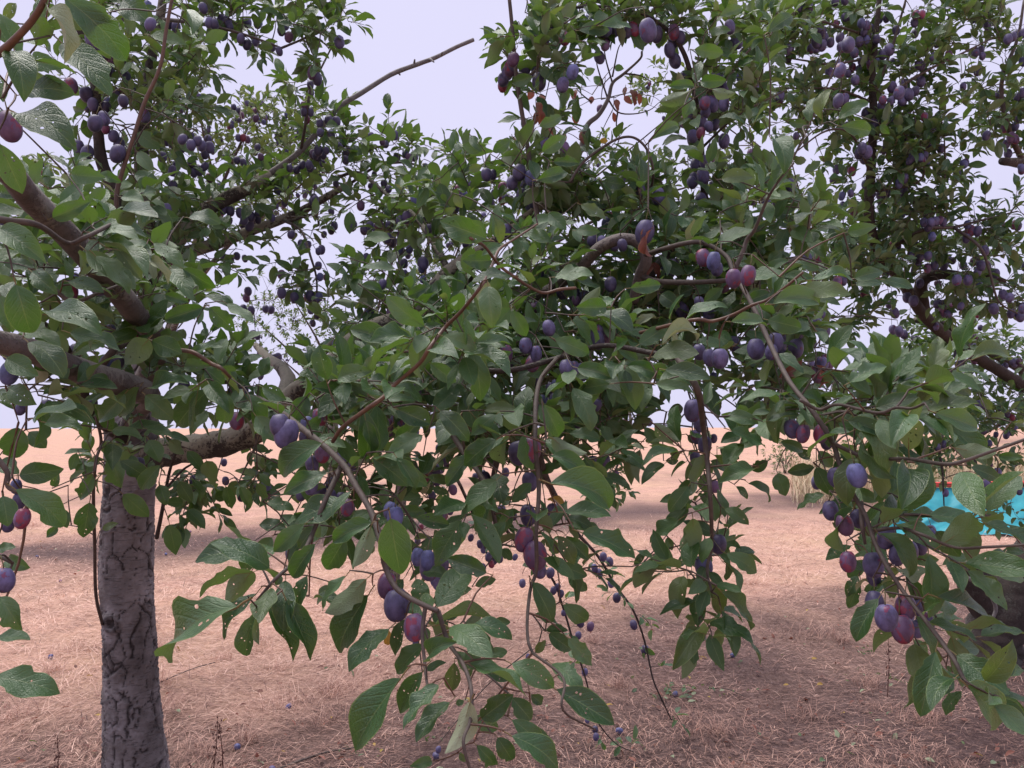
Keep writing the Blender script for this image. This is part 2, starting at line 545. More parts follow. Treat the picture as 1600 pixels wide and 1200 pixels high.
# upright dry tufts
tb = []
for k in range(70):
    tx, ty = scatter(1, 3.2, 12.0)
    tb.append((tx[0], ty[0], rng.uniform(0.04, 0.13), rng.uniform(0.05, 0.15)))
for (px, py, sp, hh) in ((122, 1012, 0.16, 0.13), (275, 1100, 0.14, 0.12), (455, 1095, 0.16, 0.12), (1270, 985, 0.2, 0.12), (540, 1065, 0.2, 0.1), (1110, 1140, 0.25, 0.12)):
    d = 1.5 * F / (py - 667.6)
    tb.append(((px - 800) / F * d, d, sp, hh))
B, A, L_, W, R = [], [], [], [], []
LE = []
for (tx, ty, sp, hh) in tb:
    n = int(60 + 500 * sp)
    ox, oy = rng.normal(0, sp * 0.5, n), rng.normal(0, sp * 0.5, n)
    for k in range(n):
        B.append((tx + ox[k], ty + oy[k], ground_z(tx + ox[k], ty + oy[k])))
    A.append(rng.random(n) * 6.28)
    LE.append(np.abs(rng.normal(0.45, 0.35, n)))
    L_.append(rng.uniform(0.5, 1.2, n) * hh)
    W.append(rng.uniform(0.0012, 0.0026, n))
    R.append(np.clip(rng.normal(0.66, 0.16, n) - 0.35 * strip_zone(tx, ty), 0, 1))
v2, f2, r2 = blades(np.array(B), np.concatenate(A), np.concatenate(LE), np.concatenate(L_), np.concatenate(W), np.concatenate(R), np.full(len(B), 0.6))
link('dry_grass', make_mesh('dry_grass', np.vstack([v1, v2]), np.vstack([f1, f2 + len(v1)]), [M_STRAW], attr={'rnd': np.concatenate([r1, r2])}, smooth=False), kind='stuff')

# tall dead grass on the bank to the right
n = 9000
ty = rng.uniform(14.5, 24, n)
tx = rng.uniform(0.36, 0.75, n) * ty
keep = rng.random(n) < np.array([0.35 + 0.65 * (noise.noise(Vector((x * 0.8, y * 0.8, 4))) > -0.1) for x, y in zip(tx, ty)])
tx, ty = tx[keep], ty[keep]
n = len(tx)
tz = np.array([ground_z(x, y) for x, y in zip(tx, ty)])
v, f, r = blades(np.stack([tx, ty, tz], 1), rng.random(n) * 6.28, np.abs(rng.normal(0.12, 0.15, n)), rng.uniform(0.35, 1.0, n), rng.uniform(0.006, 0.014, n), np.clip(rng.normal(0.6, 0.22, n), 0, 1), rng.uniform(0.1, 0.9, n))
link('tall_dry_grass', make_mesh('tall_dry_grass', v, f, [M_TALL], attr={'rnd': r}, smooth=False), kind='stuff')
# ------------------------------------------------------------------ leaf and plum shapes (unit length, base at the origin, tip along +y, upper face +z)
def leaf_shape(nu, nv, ratio, seed, bend, fold, wave, twist, holes=0, bites=0, petiole=True, serr=0.0):
    g = np.random.default_rng(seed)
    us = np.linspace(0, 1, nu + 1)
    vs = np.linspace(-1, 1, nv + 1)
    pa, pb = g.uniform(0.72, 0.98), g.uniform(0.85, 1.15)
    peak = pa / (pa + pb)
    nrm = peak ** pa * (1 - peak) ** pb
    ph, kf = g.uniform(0, 6.28), g.uniform(1.2, 2.4)
    ph2 = g.uniform(0, 6.28)
    cy = cz = 0.0
    verts, uv = [], []
    for i, u in enumerate(us):
        th = bend * (u ** 1.2) + 0.12 * math.sin(ph2 + 3 * u) - 0.1
        if i:
            du = us[i] - us[i - 1]
            cy += math.cos(th) * du
            cz -= math.sin(th) * du
        hw = 0.5 * ratio * ((u ** pa) * ((1 - u) ** pb) / nrm) + 0.004
        tw = twist * (u - 0.3)
        for j, v in enumerate(vs):
            hx = hw * (1 + (serr * (1 if i % 2 else -1) if abs(v) > 0.99 and 0 < i < nu else 0))
            x = v * hx * math.cos(fold)
            z = abs(v) * hw * math.sin(fold) + wave * v * v * math.sin(6.28 * kf * u + ph + (1.3 if v > 0 else 0)) * min(1, 4 * u * (1 - u))
            xr, zr = x * math.cos(tw) - z * math.sin(tw), x * math.sin(tw) + z * math.cos(tw)
            verts.append([xr, cy - zr * math.sin(th) * 0.0 + zr * math.sin(th), cz + zr * math.cos(th)])
            uv.append([0.5 + v / 2, u])
    faces = []
    k = nv + 1
    for i in range(nu):
        for j in range(nv):
            a = i * k + j
            faces.append((a, a + 1, a + 1 + k, a + k))
    for _ in range(bites):                                        # pieces eaten out of the edge
        i = int(g.integers(3, nu - 1))
        j = 0 if g.random() < 0.5 else nv
        s = 1 if j == 0 else -1
        for q in (0, 1):
            if i + q < nu:
                a = np.array(verts[(i + q) * k + j])
                b = np.array(verts[(i + q) * k + j + s])
                verts[(i + q) * k + j] = list(a + (b - a) * g.uniform(0.5, 0.85))
    verts = np.array(verts)
    ty_, tz_ = cy, cz                                             # lay the chord from base to tip along +y
    ln_ = math.hypot(ty_, tz_)
    ca, sa = ty_ / ln_, tz_ / ln_
    verts = np.stack([verts[:, 0], (verts[:, 1] * ca + verts[:, 2] * sa) / ln_, (verts[:, 2] * ca - verts[:, 1] * sa) / ln_], 1)
    verts = [np.array(v) for v in verts]
    uv = [np.array(v) for v in uv]
    mi = []
    if holes:
        cand = [(i, j) for i in range(3, nu - 2) for j in range(1, nv - 1)]
        g.shuffle(cand)
        used = set()
        for (i, j) in cand:
            if len(used) >= holes:
                break
            used.add(i * nv + j)
        new = []
        for fi, f in enumerate(faces):
            if fi in used:
                q = [verts[x] for x in f]
                t = [uv[x] for x in f]
                c, cu = sum(q) / 4 , sum(t) / 4
                c = c + (q[0] - c) * g.uniform(-0.3, 0.3) + (q[1] - c) * g.uniform(-0.3, 0.3)
                s = g.uniform(0.22, 0.6)
                ring, ring_in = [], []
                for e in range(4):
                    for w in (0.0, 0.5):
                        pw = q[e] * (1 - w) + q[(e + 1) % 4] * w
                        tw_ = t[e] * (1 - w) + t[(e + 1) % 4] * w
                        if w == 0.0:
                            ring.append(f[e])
                        else:
                            ring.append(None)
                        sc = s * (0.75 if w == 0.0 else 1.0)
                        verts.append(c + (pw - c) * sc)
                        uv.append(cu + (tw_ - cu) * sc)
                        ring_in.append(len(verts) - 1)
                for e in range(4):
                    a, b = f[e], f[(e + 1) % 4]
                    new.append((a, ring_in[2 * e + 1], ring_in[2 * e]))
                    new.append((a, b, ring_in[2 * e + 1]))
                    new.append((b, ring_in[(2 * e + 2) % 8], ring_in[2 * e + 1]))
            else:
                new.append(f)
        faces = new
    mi = [0] * len(faces)
    if petiole:
        pv, pf = tube([[0, -0.17, -0.03], [0, -0.08, -0.012], [0, 0.03, -0.006], [0, 0.3, verts[int(nu * 0.3) * k + nv // 2][2] - 0.004]], [0.011, 0.010, 0.009, 0.004], 4, caps=False)
        o = len(verts)
        verts += [np.array(p) for p in pv]
        uv += [np.array([0.5, 0.0])] * len(pv)
        faces += [tuple(x + o for x in f) for f in pf]
        mi += [1] * len(pf)
    # everything as triangles
    tri, tm = [], []
    for f, m_ in zip(faces, mi):
        tri.append(f[:3]); tm.append(m_)
        if len(f) == 4:
            tri.append((f[0], f[2], f[3])); tm.append(m_)
    return np.array(verts), np.array(tri, np.int32), np.array(tm, np.int32), np.array(uv)

HERO = []
for s in range(26):
    g = np.random.default_rng(900 + s)
    HERO.append(leaf_shape(16, 6, 0.49, 100 + s, g.uniform(0.2, 1.35), g.uniform(0.12, 0.6), g.uniform(0.02, 0.075), g.normal(0, 0.6),
                           holes=int(g.choice([0, 0, 0, 1, 1, 2, 3, 6])), bites=int(g.choice([0, 0, 0, 1, 2])), serr=0.012))
CURL = [leaf_shape(14, 6, 0.5, 700 + s, 1.5 + 0.2 * s, 0.75, 0.08, 0.9 - 0.5 * s, bites=1) for s in range(4)]
MID = []
for s in range(14):
    g = np.random.default_rng(300 + s)
    MID.append(leaf_shape(7, 2 if s % 2 else 4, 0.5, 400 + s, g.uniform(0.1, 0.9), g.uniform(0.1, 0.5), 0.03, g.normal(0, 0.4), bites=int(s % 5 == 0)))
FAR = [leaf_shape(4, 2, 0.5, 500 + s, 0.3 + 0.15 * s, 0.3, 0.0, 0.2 * (s - 2), petiole=False) for s in range(6)]
SHAPES = {'hero': HERO, 'curl': CURL, 'mid': MID, 'far': FAR}
_leafmesh = {}
def leaf_mesh(kind, var, mi):
    key = (kind, var, mi)
    if key not in _leafmesh:
        v, f, m_, uv = SHAPES[kind][var]
        _leafmesh[key] = make_mesh('leaf', v, f, [LEAFMATS[mi], M_PETIOLE], m_, uv=uv)
    return _leafmesh[key]

def plum_shape(nlat, nlon, fat, seed, stalk=True):
    """unit length plum hanging from its stalk: centre at the origin, stalk end towards +z"""
    g = np.random.default_rng(seed)
    verts, faces, mi = [], [], []
    verts.append((0, 0, 0.455))
    for i in range(1, nlat):
        t = math.pi * i / nlat
        for j in range(nlon):
            a = 2 * math.pi * j / nlon
            r = 0.5 * fat * math.sin(t) ** 0.93
            groove = 1 - 0.05 * math.exp(-((min(a, 2 * math.pi - a)) / 0.3) ** 2) * math.sin(t)
            z = 0.5 * math.cos(t) * (1 - 0.0) - (0.03 if i == 1 else 0)
            skew = 0.03 * math.sin(t) * math.cos(a - 0.6)
            verts.append((r * groove * math.cos(a), r * groove * math.sin(a), z + skew))
    verts.append((0, 0, -0.5))
    for j in range(nlon):
        faces.append((0, 1 + j, 1 + (j + 1) % nlon)); mi.append(0)
    for i in range(nlat - 2):
        for j in range(nlon):
            a, b = 1 + i * nlon + j, 1 + i * nlon + (j + 1) % nlon
            c, d = b + nlon, a + nlon
            faces.append((a, d, c)); faces.append((a, c, b)); mi += [0, 0]
    o = 1 + (nlat - 2) * nlon
    for j in range(nlon):
        faces.append((o + j, len(verts) - 1, o + (j + 1) % nlon)); mi.append(0)
    return np.array(verts), np.array(faces, np.int32), np.array(mi, np.int32)
PLUM_HI = [plum_shape(11, 14, 0.70 + 0.04 * s, s) for s in range(3)]
PLUM_LO = [plum_shape(6, 8, 0.75, 9)]
_plummesh = {}
def plum_mesh(hi, var, mi):
    key = (hi, var, mi)
    if key not in _plummesh:
        v, f, m_ = (PLUM_HI if hi else PLUM_LO)[var]
        _plummesh[key] = make_mesh('plum', v, f, [PLUMMATS[mi]], m_)
    return _plummesh[key]
sv, sf = tube([[0, 0, 0.44], [0.01, 0, 0.60], [0.05, 0.02, 0.80], [0.08, 0.0, 0.95]], [0.028, 0.020, 0.020, 0.028], 5)
STALK_MESH = make_mesh('stalk', sv, sf, [M_STALK])

def frame(axis, normal):
    y = unit(axis)
    z = normal - y * np.dot(normal, y)
    if np.linalg.norm(z) < 1e-4:
        z = np.cross(y, [0.3, 0.5, 0.8])
    z = unit(z)
    x = np.cross(y, z)
    return np.stack([x, y, z], 1)            # columns

# ------------------------------------------------------------------ trees
class Tree:
    def __init__(self, name, label, base, cat='fruit tree', group=None):
        self.base = np.array(base, float)
        self.root = empty(name, self.base, label, cat, group)
        self.np_ = np.zeros((40000, 3)); self.nd = np.zeros((40000, 3)); self.n = 0
        self.leaves, self.plums = [], []
        self.twigs = Heap()
        self.limbs = 0
    def node(self, p, d):
        if self.n < len(self.np_):
            self.np_[self.n] = p; self.nd[self.n] = d; self.n += 1
    def near(self, p):
        q = self.np_[:self.n]
        i = int(np.argmin(((q - p) ** 2).sum(1)))
        return q[i].copy(), self.nd[i].copy()
    def limb(self, pts, r0, r1, m, name='branch', sides=8, sub=6, rough=0.06, label=None, wob=0.0):
        c = catmull(pts, sub)
        if wob:
            for i in range(1, len(c) - 1):
                c[i] = c[i] + wob * np.array(noise.noise_vector(Vector(c[i] * 9)))
        rr = np.linspace(0, 1, len(c))
        rad = r0 + (r1 - r0) * rr ** 0.9
        v, f = tube(c, rad, sides, bump=rough, seed=self.limbs * 3.7)
        me = make_mesh(name, v - self.base, f, [m])
        o = link(name, me, self.root)
        if label:
            o['label'] = label
        self.limbs += 1
        td = np.gradient(c, axis=0)
        seglen = np.linalg.norm(np.diff(c, axis=0), axis=1)
        for i in range(len(c)):
            self.node(c[i], unit(td[i]))
            if i < len(seglen) and seglen[i] > 0.05:
                for t in np.arange(0.04, seglen[i], 0.04) / seglen[i]:
                    self.node(c[i] * (1 - t) + c[i + 1] * t, unit(td[i]))
        return c
    def twig(self, q, p, r=0.0016, m=0, sag=0.0, r2=None):
        """a thin twig from q to p"""
        L = np.linalg.norm(p - q)
        if L < 0.006:
            return
        mid = (p + q) / 2 + np.array([0, 0, sag * L]) + rand_unit() * 0.06 * L
        c = catmull([q, mid, p], 3 if L > 0.08 else 2)
        v, f = tube(c, np.linspace(r * 1.3, r2 or r * 0.8, len(c)), 4, caps=False)
        self.twigs.add(v, f, m)
        for i in range(1, len(c)):
            self.node(c[i], unit(p - q))
    def leaf(self, base, axis, normal, L, wscale=1.0, mi=0, kind=None, var=None):
        R = frame(axis, normal)
        self.leaves.append((base, R, L, wscale, mi, kind, var))
    def plum(self, c, L, mi=0, tilt=0.25):
        ax = unit(np.array([0, 0, 1.0]) + rand_unit() * tilt)
        R = frame(rand_unit(), ax)
        R = np.stack([np.cross(R[:, 1], ax), np.cross(ax, np.cross(R[:, 1], ax)), ax], 1)
        R[:, 0] = unit(R[:, 0]); R[:, 1] = unit(np.cross(ax, R[:, 0]))
        self.plums.append((c, R, L, mi))
        return c + R @ np.array([0.08, 0, 0.95]) * L

    def sprout(self, p, L=0.065, k=7, plums=0.0, up=0.35, light=0.0, maxd=0.5, heading=None, plump=0.042):
        """a leafy spur shoot growing at p, joined to the nearest wood"""
        q, qd = self.near(p)
        gap = np.linalg.norm(p - q)
        if gap > maxd:
            p = q + (p - q) * maxd / gap
            gap = maxd
        d = unit((p - q) / max(gap, 1e-3) * 0.8 + qd * 0.3 + np.array([0, 0, up]) + rand_unit() * 0.7) if heading is None else unit(heading + rand_unit() * 0.3)
        if gap > 0.006:
            self.twig(q, p, 0.0013 + 0.0016 * min(1, gap * 2.5), 0, sag=0.06)
        sl = rng.uniform(0.5, 1.3) * L
        tip = p + d * sl
        self.twig(p, tip, 0.0011, 0 if rng.random() < 0.7 else 1)
        ph = rng.uniform(0, 6.28)
        R = frame(d, rand_unit())
        for i in range(k):
            t = (i + 0.3) / k
            b = p + d * sl * t
            a = ph + i * 2.4
            rad = R[:, 0] * math.cos(a) + R[:, 2] * math.sin(a)
            op = 1.15 - 0.75 * t
            ax = unit(rad * op + d * (0.35 + 0.7 * t) + np.array([0, 0, -0.18]) + rand_unit() * 0.25)
            nr = unit(np.array([0, 0, 0.75]) + d * 0.35 + (CAM - b) / np.linalg.norm(CAM - b) * 0.25 + rand_unit() * 0.5)
            l = L * rng.uniform(0.6, 1.25) * (1 - 0.25 * (t > 0.85))
            mi = 0
            x = rng.random()
            if x < light: mi = 1
            elif x < light + 0.004: mi = 1
            elif x < light + 0.012: mi = 2
            self.leaf(b + ax * 0.15 * l, ax, nr, l, rng.uniform(0.85, 1.1), mi)
        if plums > 0 and rng.random() < plums and proj(p)[2] > 1.4:
            for _ in range(int(rng.integers(1, 4))):
                c = p + np.array([rng.normal(0, 0.02), rng.normal(0, 0.02), -rng.uniform(0.03, 0.06)])
                top = self.plum(c, plump * rng.uniform(0.85, 1.1), int(rng.choice([0, 0, 0, 0, 1, 2])))
                self.twig(p, top, 0.0008, 0)

    def dress(self, line, gap=0.03, L=0.068, per=2.0, hang=-0.15, face=0.5):
        """leaves set alternately along a shoot"""
        line = np.asarray(line)
        a = rng.uniform(0, 6.28)
        for i in range(len(line) - 1):
            seg = line[i + 1] - line[i]
            n = np.linalg.norm(seg) / gap * per
            n = int(n) + (rng.random() < n - int(n))
            d = unit(seg)
            for _ in range(n):
                b = line[i] + seg * rng.random()
                a += 2.4
                R = frame(d, np.array([0.2, 0.1, 1.0]))
                rad = R[:, 0] * math.cos(a) + R[:, 2] * math.sin(a)
                cv = unit(CAM - b)
                ax = unit(rad + cv * face * 0.5 + d * rng.uniform(0.1, 0.9) + np.array([0, 0, hang]) + rand_unit() * 0.25)
                nr = unit(np.array([0, 0, 0.6]) + cv * face + rand_unit() * 0.45)
                l = L * rng.uniform(0.65, 1.2)
                foot = b + rad * 0.003
                if hides_fruit(foot + ax * 0.6 * l, 0.05):
                    continue
                self.leaf(foot + ax * 0.17 * l, ax, nr, l, rng.uniform(0.85, 1.1), 1 if rng.random() < 0.08 else 0)

    def finish(self, max_leaf=300, max_plum=300, min_px=10):
        root = self.root
        def size(p, L):
            x, y, d = proj(p)
            ok = d > 0.1 and -60 < x < 1660 and -60 < y < 1260
            return (L / d * F) if ok else 0.0
        # --- leaves
        sz = np.array([size(l[0], l[2]) for l in self.leaves])
        order = np.argsort(-sz)
        single = [i for i in order[:max_leaf] if sz[i] > min_px]
        rest = list(set(range(len(self.leaves))) - set(single))
        for i in single:
            b, R, L, ws, mi, kind, var = self.leaves[i]
            kind = kind or 'hero'
            var = int(rng.integers(len(SHAPES[kind]))) if var is None else var
            M = Matrix.Identity(4)
            S = R * np.array([L * ws, L, L])
            for r in range(3):
                for c in range(3):
                    M[r][c] = S[r, c]
                M[r][3] = b[r] - self.base[r]
            o = link('leaf', leaf_mesh(kind, var, mi), root, M)
            if mi == 3: o['label'] = 'dry reddish brown curled leaf'
            elif mi == 4: o['label'] = 'yellow leaf'
            elif mi == 2: o['label'] = 'pale whitish green leaf'
        if rest:
            V, Fc, Mi, UV, Rn = [], [], [], [], []
            off = 0
            for i in rest:
                b, R, L, ws, mi, kind, var = self.leaves[i]
                if kind is None:
                    kind = 'hero' if sz[i] > 62 else 'mid' if sz[i] > 20 else 'far'
                lst = SHAPES[kind]
                v, f, m_, uv = lst[int(rng.integers(len(lst))) if var is None else var]
                V.append((v * np.array([ws, 1, 1]) * L) @ R.T + (b - self.base))
                Fc.append(f + off); off += len(v)
                Mi.append(np.where(m_ == 1, 5, mi)); UV.append(uv)
                Rn.append(np.full(len(v), rng.random()))
            me = make_mesh('foliage', np.vstack(V), np.vstack(Fc), LEAFMATS + [M_PETIOLE], np.concatenate(Mi), uv=np.vstack(UV), attr={'rnd': np.concatenate(Rn)})
            link('foliage', me, root, kind='stuff')
        # --- plums
        if self.plums:
            sz = np.array([size(p[0], p[2]) for p in self.plums])
            order = np.argsort(-sz)
            single = [i for i in order[:max_plum] if sz[i] > 7]
            rest = list(set(range(len(self.plums))) - set(single))
            for i in single:
                c, R, L, mi = self.plums[i]
                hi = sz[i] > 14
                M = Matrix.Identity(4)
                for r in range(3):
                    for k in range(3):
                        M[r][k] = R[r, k] * L
                    M[r][3] = c[r] - self.base[r]
                o = link('plum', plum_mesh(hi, int(rng.integers(3)) if hi else 0, mi), root, M)
                if mi == 1: o['label'] = 'reddish violet plum'
                elif mi == 2: o['label'] = 'dusty blue plum'
                if sz[i] > 14:
                    link('stalk', STALK_MESH, o)
            if rest:
                V, Fc, Mi, Rn = [], [], [], []
                off = 0
                v, f, m_ = PLUM_LO[0]
                for i in rest:
                    c, R, L, mi = self.plums[i]
                    V.append((v * L) @ R.T + (c - self.base)); Fc.append(f + off); off += len(v)
                    Mi.append(np.full(len(f), mi)); Rn.append(np.full(len(v), rng.random()))
                link('small_plums', make_mesh('small_plums', np.vstack(V), np.vstack(Fc), PLUMMATS, np.concatenate(Mi), attr={'rnd': np.concatenate(Rn)}), root, kind='stuff')
        if self.twigs.n:
            link('twigs', self.twigs.mesh('twigs', [M_TWIG, M_SHOOT], origin=self.base), root, kind='stuff')
# ------------------------------------------------------------------ the trees
DCTRL = np.array([
    (40, 60, .82), (60, 200, .86), (30, 420, .92), (60, 560, 1.0), (120, 130, .88), (190, 400, 1.15), (240, 520, 1.35), (280, 590, 1.4), (60, 650, 1.0), (190, 650, 1.5),
    (40, 780, .95), (20, 900, .95), (60, 1060, .85), (200, 760, 1.9), (130, 830, 1.6), (260, 840, 1.9), (350, 620, 1.45), (400, 620, 1.35), (320, 420, 1.4),
    (340, 880, 1.05), (330, 990, .95), (460, 930, 1.0), (460, 1000, .98), (540, 960, 1.0), (480, 690, 1.2), (480, 800, 1.12), (540, 560, 1.15), (600, 640, 1.08), (620, 850, .92),
    (600, 960, 1.0), (580, 1100, .88), (690, 1000, .95), (720, 1080, .85), (790, 1110, .8), (750, 1180, .8), (720, 350, 1.05), (770, 480, 1.0), (700, 560, 1.05), (740, 650, 1.08),
    (760, 780, 1.1), (830, 720, 1.15), (835, 870, 1.1), (900, 780, 1.05), (930, 860, 1.05), (900, 950, 1.1), (920, 1090, .88), (880, 1000, 1.0), (820, 600, 1.2), (850, 450, 1.3),
    (900, 520, 1.25), (1000, 440, 1.25), (960, 600, 1.2), (1080, 590, 1.15), (1100, 480, 1.2), (1090, 690, 1.3), (1080, 850, 1.3), (1110, 960, 1.25), (1180, 750, 1.25), (1040, 370, 1.6),
    (1000, 340, 1.8), (900, 350, 1.6), (1120, 340, 1.5), (1240, 340, 1.4), (1220, 270, 1.4), (1270, 460, 1.05), (1180, 450, 1.15), (1230, 500, 1.05), (1370, 440, 1.15), (1340, 600, 1.0),
    (1290, 590, 1.1), (1460, 640, .9), (1420, 600, 1.0), (1520, 700, .88), (1590, 710, .85), (1270, 670, 1.1), (1330, 760, 1.08), (1240, 740, 1.1), (1350, 830, 1.05), (1480, 820, .95),
    (1400, 930, 1.02), (1460, 980, .95), (1500, 1060, .88), (1560, 1050, .85), (1550, 1110, .82), (1580, 880, .9), (850, 350, 1.5), (990, 300, 1.9), (860, 80, 2.0), (640, 450, 1.5), (600, 380, 2.0), (520, 400, 2.6),
    (200, 100, 2.2), (230, 210, 2.2), (330, 700, 2.2)])
def D(px, py):
    w = 1.0 / (((DCTRL[:, 0] - px) ** 2 + (DCTRL[:, 1] - py) ** 2) + 150.0) ** 2
    return float((w * DCTRL[:, 2]).sum() / w.sum())

def pts(*l):
    """(px, py) or (px, py, depth) triples to points in the orchard"""
    return [P(q[0], q[1], q[2] if len(q) > 2 else D(q[0], q[1])) for q in l]

def ground_point(px, d):
    x = (px - 800) / F * d
    return np.array([x, d, ground_z(x, d)])

main = Tree('plum_tree', 'plum tree with cracked grey trunk, laden with fruit, its boughs reaching towards the camera', ground_point(214, 2.6))
right = Tree('plum_tree', 'plum tree with a dark leaning trunk beside the turquoise tarp', ground_point(1535, 5.0))
back = Tree('plum_tree', 'light green plum tree standing behind the cracked grey trunk', ground_point(200, 5.6))
mid = Tree('plum_tree', 'plum tree hidden behind the middle boughs, drooping a light twig over the straw', ground_point(612, 6.6))
far = Tree('plum_tree', 'small pale plum tree far off, low in the gap right of the grey trunk', ground_point(525, 12.5))

# --- main trunk: modelled bark plates with open cracks
tp = [(236, 1420, 2.6, .150), (228, 1372, 2.6, .132), (218, 1280, 2.6, .116), (212, 1200, 2.6, .107), (206, 1100, 2.6, .093), (203, 1000, 2.6, .085), (198, 920, 2.6, .085), (199, 830, 2.6, .086),
      (203, 750, 2.6, .083), (206, 700, 2.6, .090), (206, 660, 2.6, .084), (212, 620, 2.6, .062), (220, 570, 2.6, .05)]
tc_ = catmull([np.append(P(a, b, c), r) for a, b, c, r in tp], 40)
SD = 110
verts, crack = [], []
for i, row in enumerate(tc_):
    c, r = row[:3], row[3] * 0.95
    for k in range(SD):
        a = 2 * math.pi * k / SD
        dx, dy = math.cos(a), math.sin(a)
        q = Vector((c[0] + dx * r, c[1] + dy * r, c[2]))
        w = noise.noise_vector(q * 14) * 0.30
        s = Vector((q.x * 23, q.y * 23, q.z * 8.0)) + w * 1.5 + noise.noise_vector(q * 40) * 0.10
        dist, _ = noise.voronoi(s)
        e = dist[1] - dist[0]
        gate = noise.noise(q * 6 + Vector((4, 1, 7)))
        width = max(0.0, 0.04 + 0.13 * gate)
        cr_ = max(0.0, 1 - e / width) if width > 0.004 else 0.0
        cr_ = min(1.0, cr_ * 1.5)
        kn = P(173, 975, 2.6 - .08)
        kd = math.dist(q, kn)
        ring = math.exp(-((kd - 0.024) / 0.010) ** 2)
        rr = r * (1 + 0.035 * noise.noise(q * 7) + 0.02 * noise.noise(q * 25)) - 0.005 * cr_ + 0.010 * ring + 0.0012 * noise.noise(Vector((q.x * 60, q.y * 60, q.z * 90))) + 0.002 * noise.noise(q * 140) + (0.003 if e > width and e < width + 0.06 and width > 0.01 else 0)
        if kd < 0.016:
            cr_ = max(cr_, 0.9)
        verts.append((c[0] + dx * rr, c[1] + dy * rr, c[2]))
        crack.append(max(cr_, 0.5 * ring))
nr = len(tc_)
ii = (np.arange(nr - 1)[:, None] * SD + np.arange(SD)[None, :]).ravel()
jj = (np.arange(nr - 1)[:, None] * SD + (np.arange(SD)[None, :] + 1) % SD).ravel()
tf = np.stack([ii, jj, jj + SD, ii + SD], 1)
link('trunk', make_mesh('trunk', np.array(verts) - main.base, tf, [M_TRUNK], attr={'crack': crack}), main.root)
for row in tc_[90::9]:
    main.node(row[:3], np.array([0, 0, 1.0]))

# --- main tree: limbs
DRESS = []
ml = main.limb
ml(pts((215, 725, 2.6), (255, 708, 2.55), (300, 700, 2.5), (350, 692, 2.42), (400, 672, 2.35), (440, 640, 2.3), (475, 605, 2.25), (512, 580, 2.2), (540, 548, 2.2), (570, 520, 2.2), (625, 497, 2.2), (665, 472, 2.2), (682, 445, 2.2), (705, 420, 2.2), (740, 398, 2.15), (790, 365, 2.1), (835, 330, 2.1), (870, 300, 2.15)), .050, .010, M_LICHEN, 'limb', 16, 7, .16)
ml(pts((425, 650, 2.35), (450, 600, 2.5), (440, 575, 2.6), (420, 560, 2.8), (400, 540, 3.0)), .03, .012, M_LICHEN, 'limb', 12, 6, .14)
ml(pts((455, 625, 2.3), (480, 585, 2.35), (492, 565, 2.4), (520, 530, 2.5)), .022, .008, M_LICHEN, 'limb', 10, 6, .14)
ml(pts((215, 610, 2.6), (222, 560, 2.6), (232, 505, 2.6), (240, 450, 2.6), (236, 380, 2.6), (226, 330, 2.6), (221, 250, 2.6), (226, 175, 2.6), (234, 108, 2.6), (250, 30, 2.6), (262, -60, 2.6)), .040, .012, M_LIMB, 'limb', 12, 6, .12)
ml(pts((232, 480, 2.6), (212, 400, 2.5), (188, 330, 2.4), (174, 292, 2.4), (160, 255, 2.4), (154, 215, 2.4), (150, 150, 2.4), (142, 90, 2.4), (125, 45, 2.4), (105, -40, 2.4)), .026, .010, M_DARKBARK, 'limb', 10, 6, .12)
ml(pts((238, 440, 2.6), (262, 392, 2.65), (295, 352, 2.7), (330, 322, 2.75), (380, 298, 2.8), (420, 272, 2.85)), .036, .022, M_LICHEN, 'limb', 12, 6, .22)
ml(pts((420, 272, 2.85), (445, 255, 2.86), (470, 235, 2.88), (500, 202, 2.9), (530, 167, 2.92), (565, 145, 2.95), (610, 117, 3.0), (645, 103, 3.02), (680, 90, 3.05), (712, 74, 3.08), (740, 62, 3.1)), .012, .0075, M_GREY, 'limb', 8, 4, .10, 'bare leafless limb with a cut end')
for a, b, c_, d_ in ((647, 102, 648, 93), (672, 92, 678, 97), (622, 112, 625, 117), (580, 136, 578, 133), (690, 86, 691, 82)):
    q, p = P(a, b, 3.03), P(c_, d_, 3.0)
    ml([q, (q + p) / 2, p], .006, .003, M_GREY, 'spur', 5, 2, 0)
ml(pts((236, 440, 2.6), (258, 405, 2.65), (285, 396, 2.7), (330, 383, 2.78), (372, 368, 2.85), (405, 356, 2.9), (440, 343, 2.95), (480, 325, 3.0), (520, 302, 3.0), (550, 285, 3.0)), .028, .012, M_LICHEN, 'limb', 10, 6, .12)
# limbs reaching forward on the left
ml(pts((212, 650, 2.55), (222, 600, 2.3), (250, 545, 2.0), (242, 523, 1.8), (217, 497, 1.6), (188, 460, 1.45), (140, 405, 1.3), (88, 350, 1.2), (45, 307, 1.1), (15, 270, 1.02), (-60, 200, .95)), .030, .015, M_SMOOTH, 'limb', 12, 6, .05)
ml(pts((205, 668, 2.55), (215, 640, 2.3), (232, 618, 1.9), (200, 603, 1.6), (150, 588, 1.4), (95, 568, 1.25), (40, 545, 1.15), (-40, 525, 1.05)), .036, .015, M_SMOOTH, 'limb', 12, 6, .05)
ml(pts((200, 690, 2.55), (160, 660, 2.4), (140, 640, 2.2), (128, 610, 2.0), (100, 540, 1.8), (60, 500, 1.7)), .022, .008, M_DARKBARK, 'limb', 10, 6, .08)
ml(pts((130, 610, 1.6), (175, 550, 1.6), (190, 540, 1.65), (215, 530, 1.9)), .009, .006, M_TWIG)
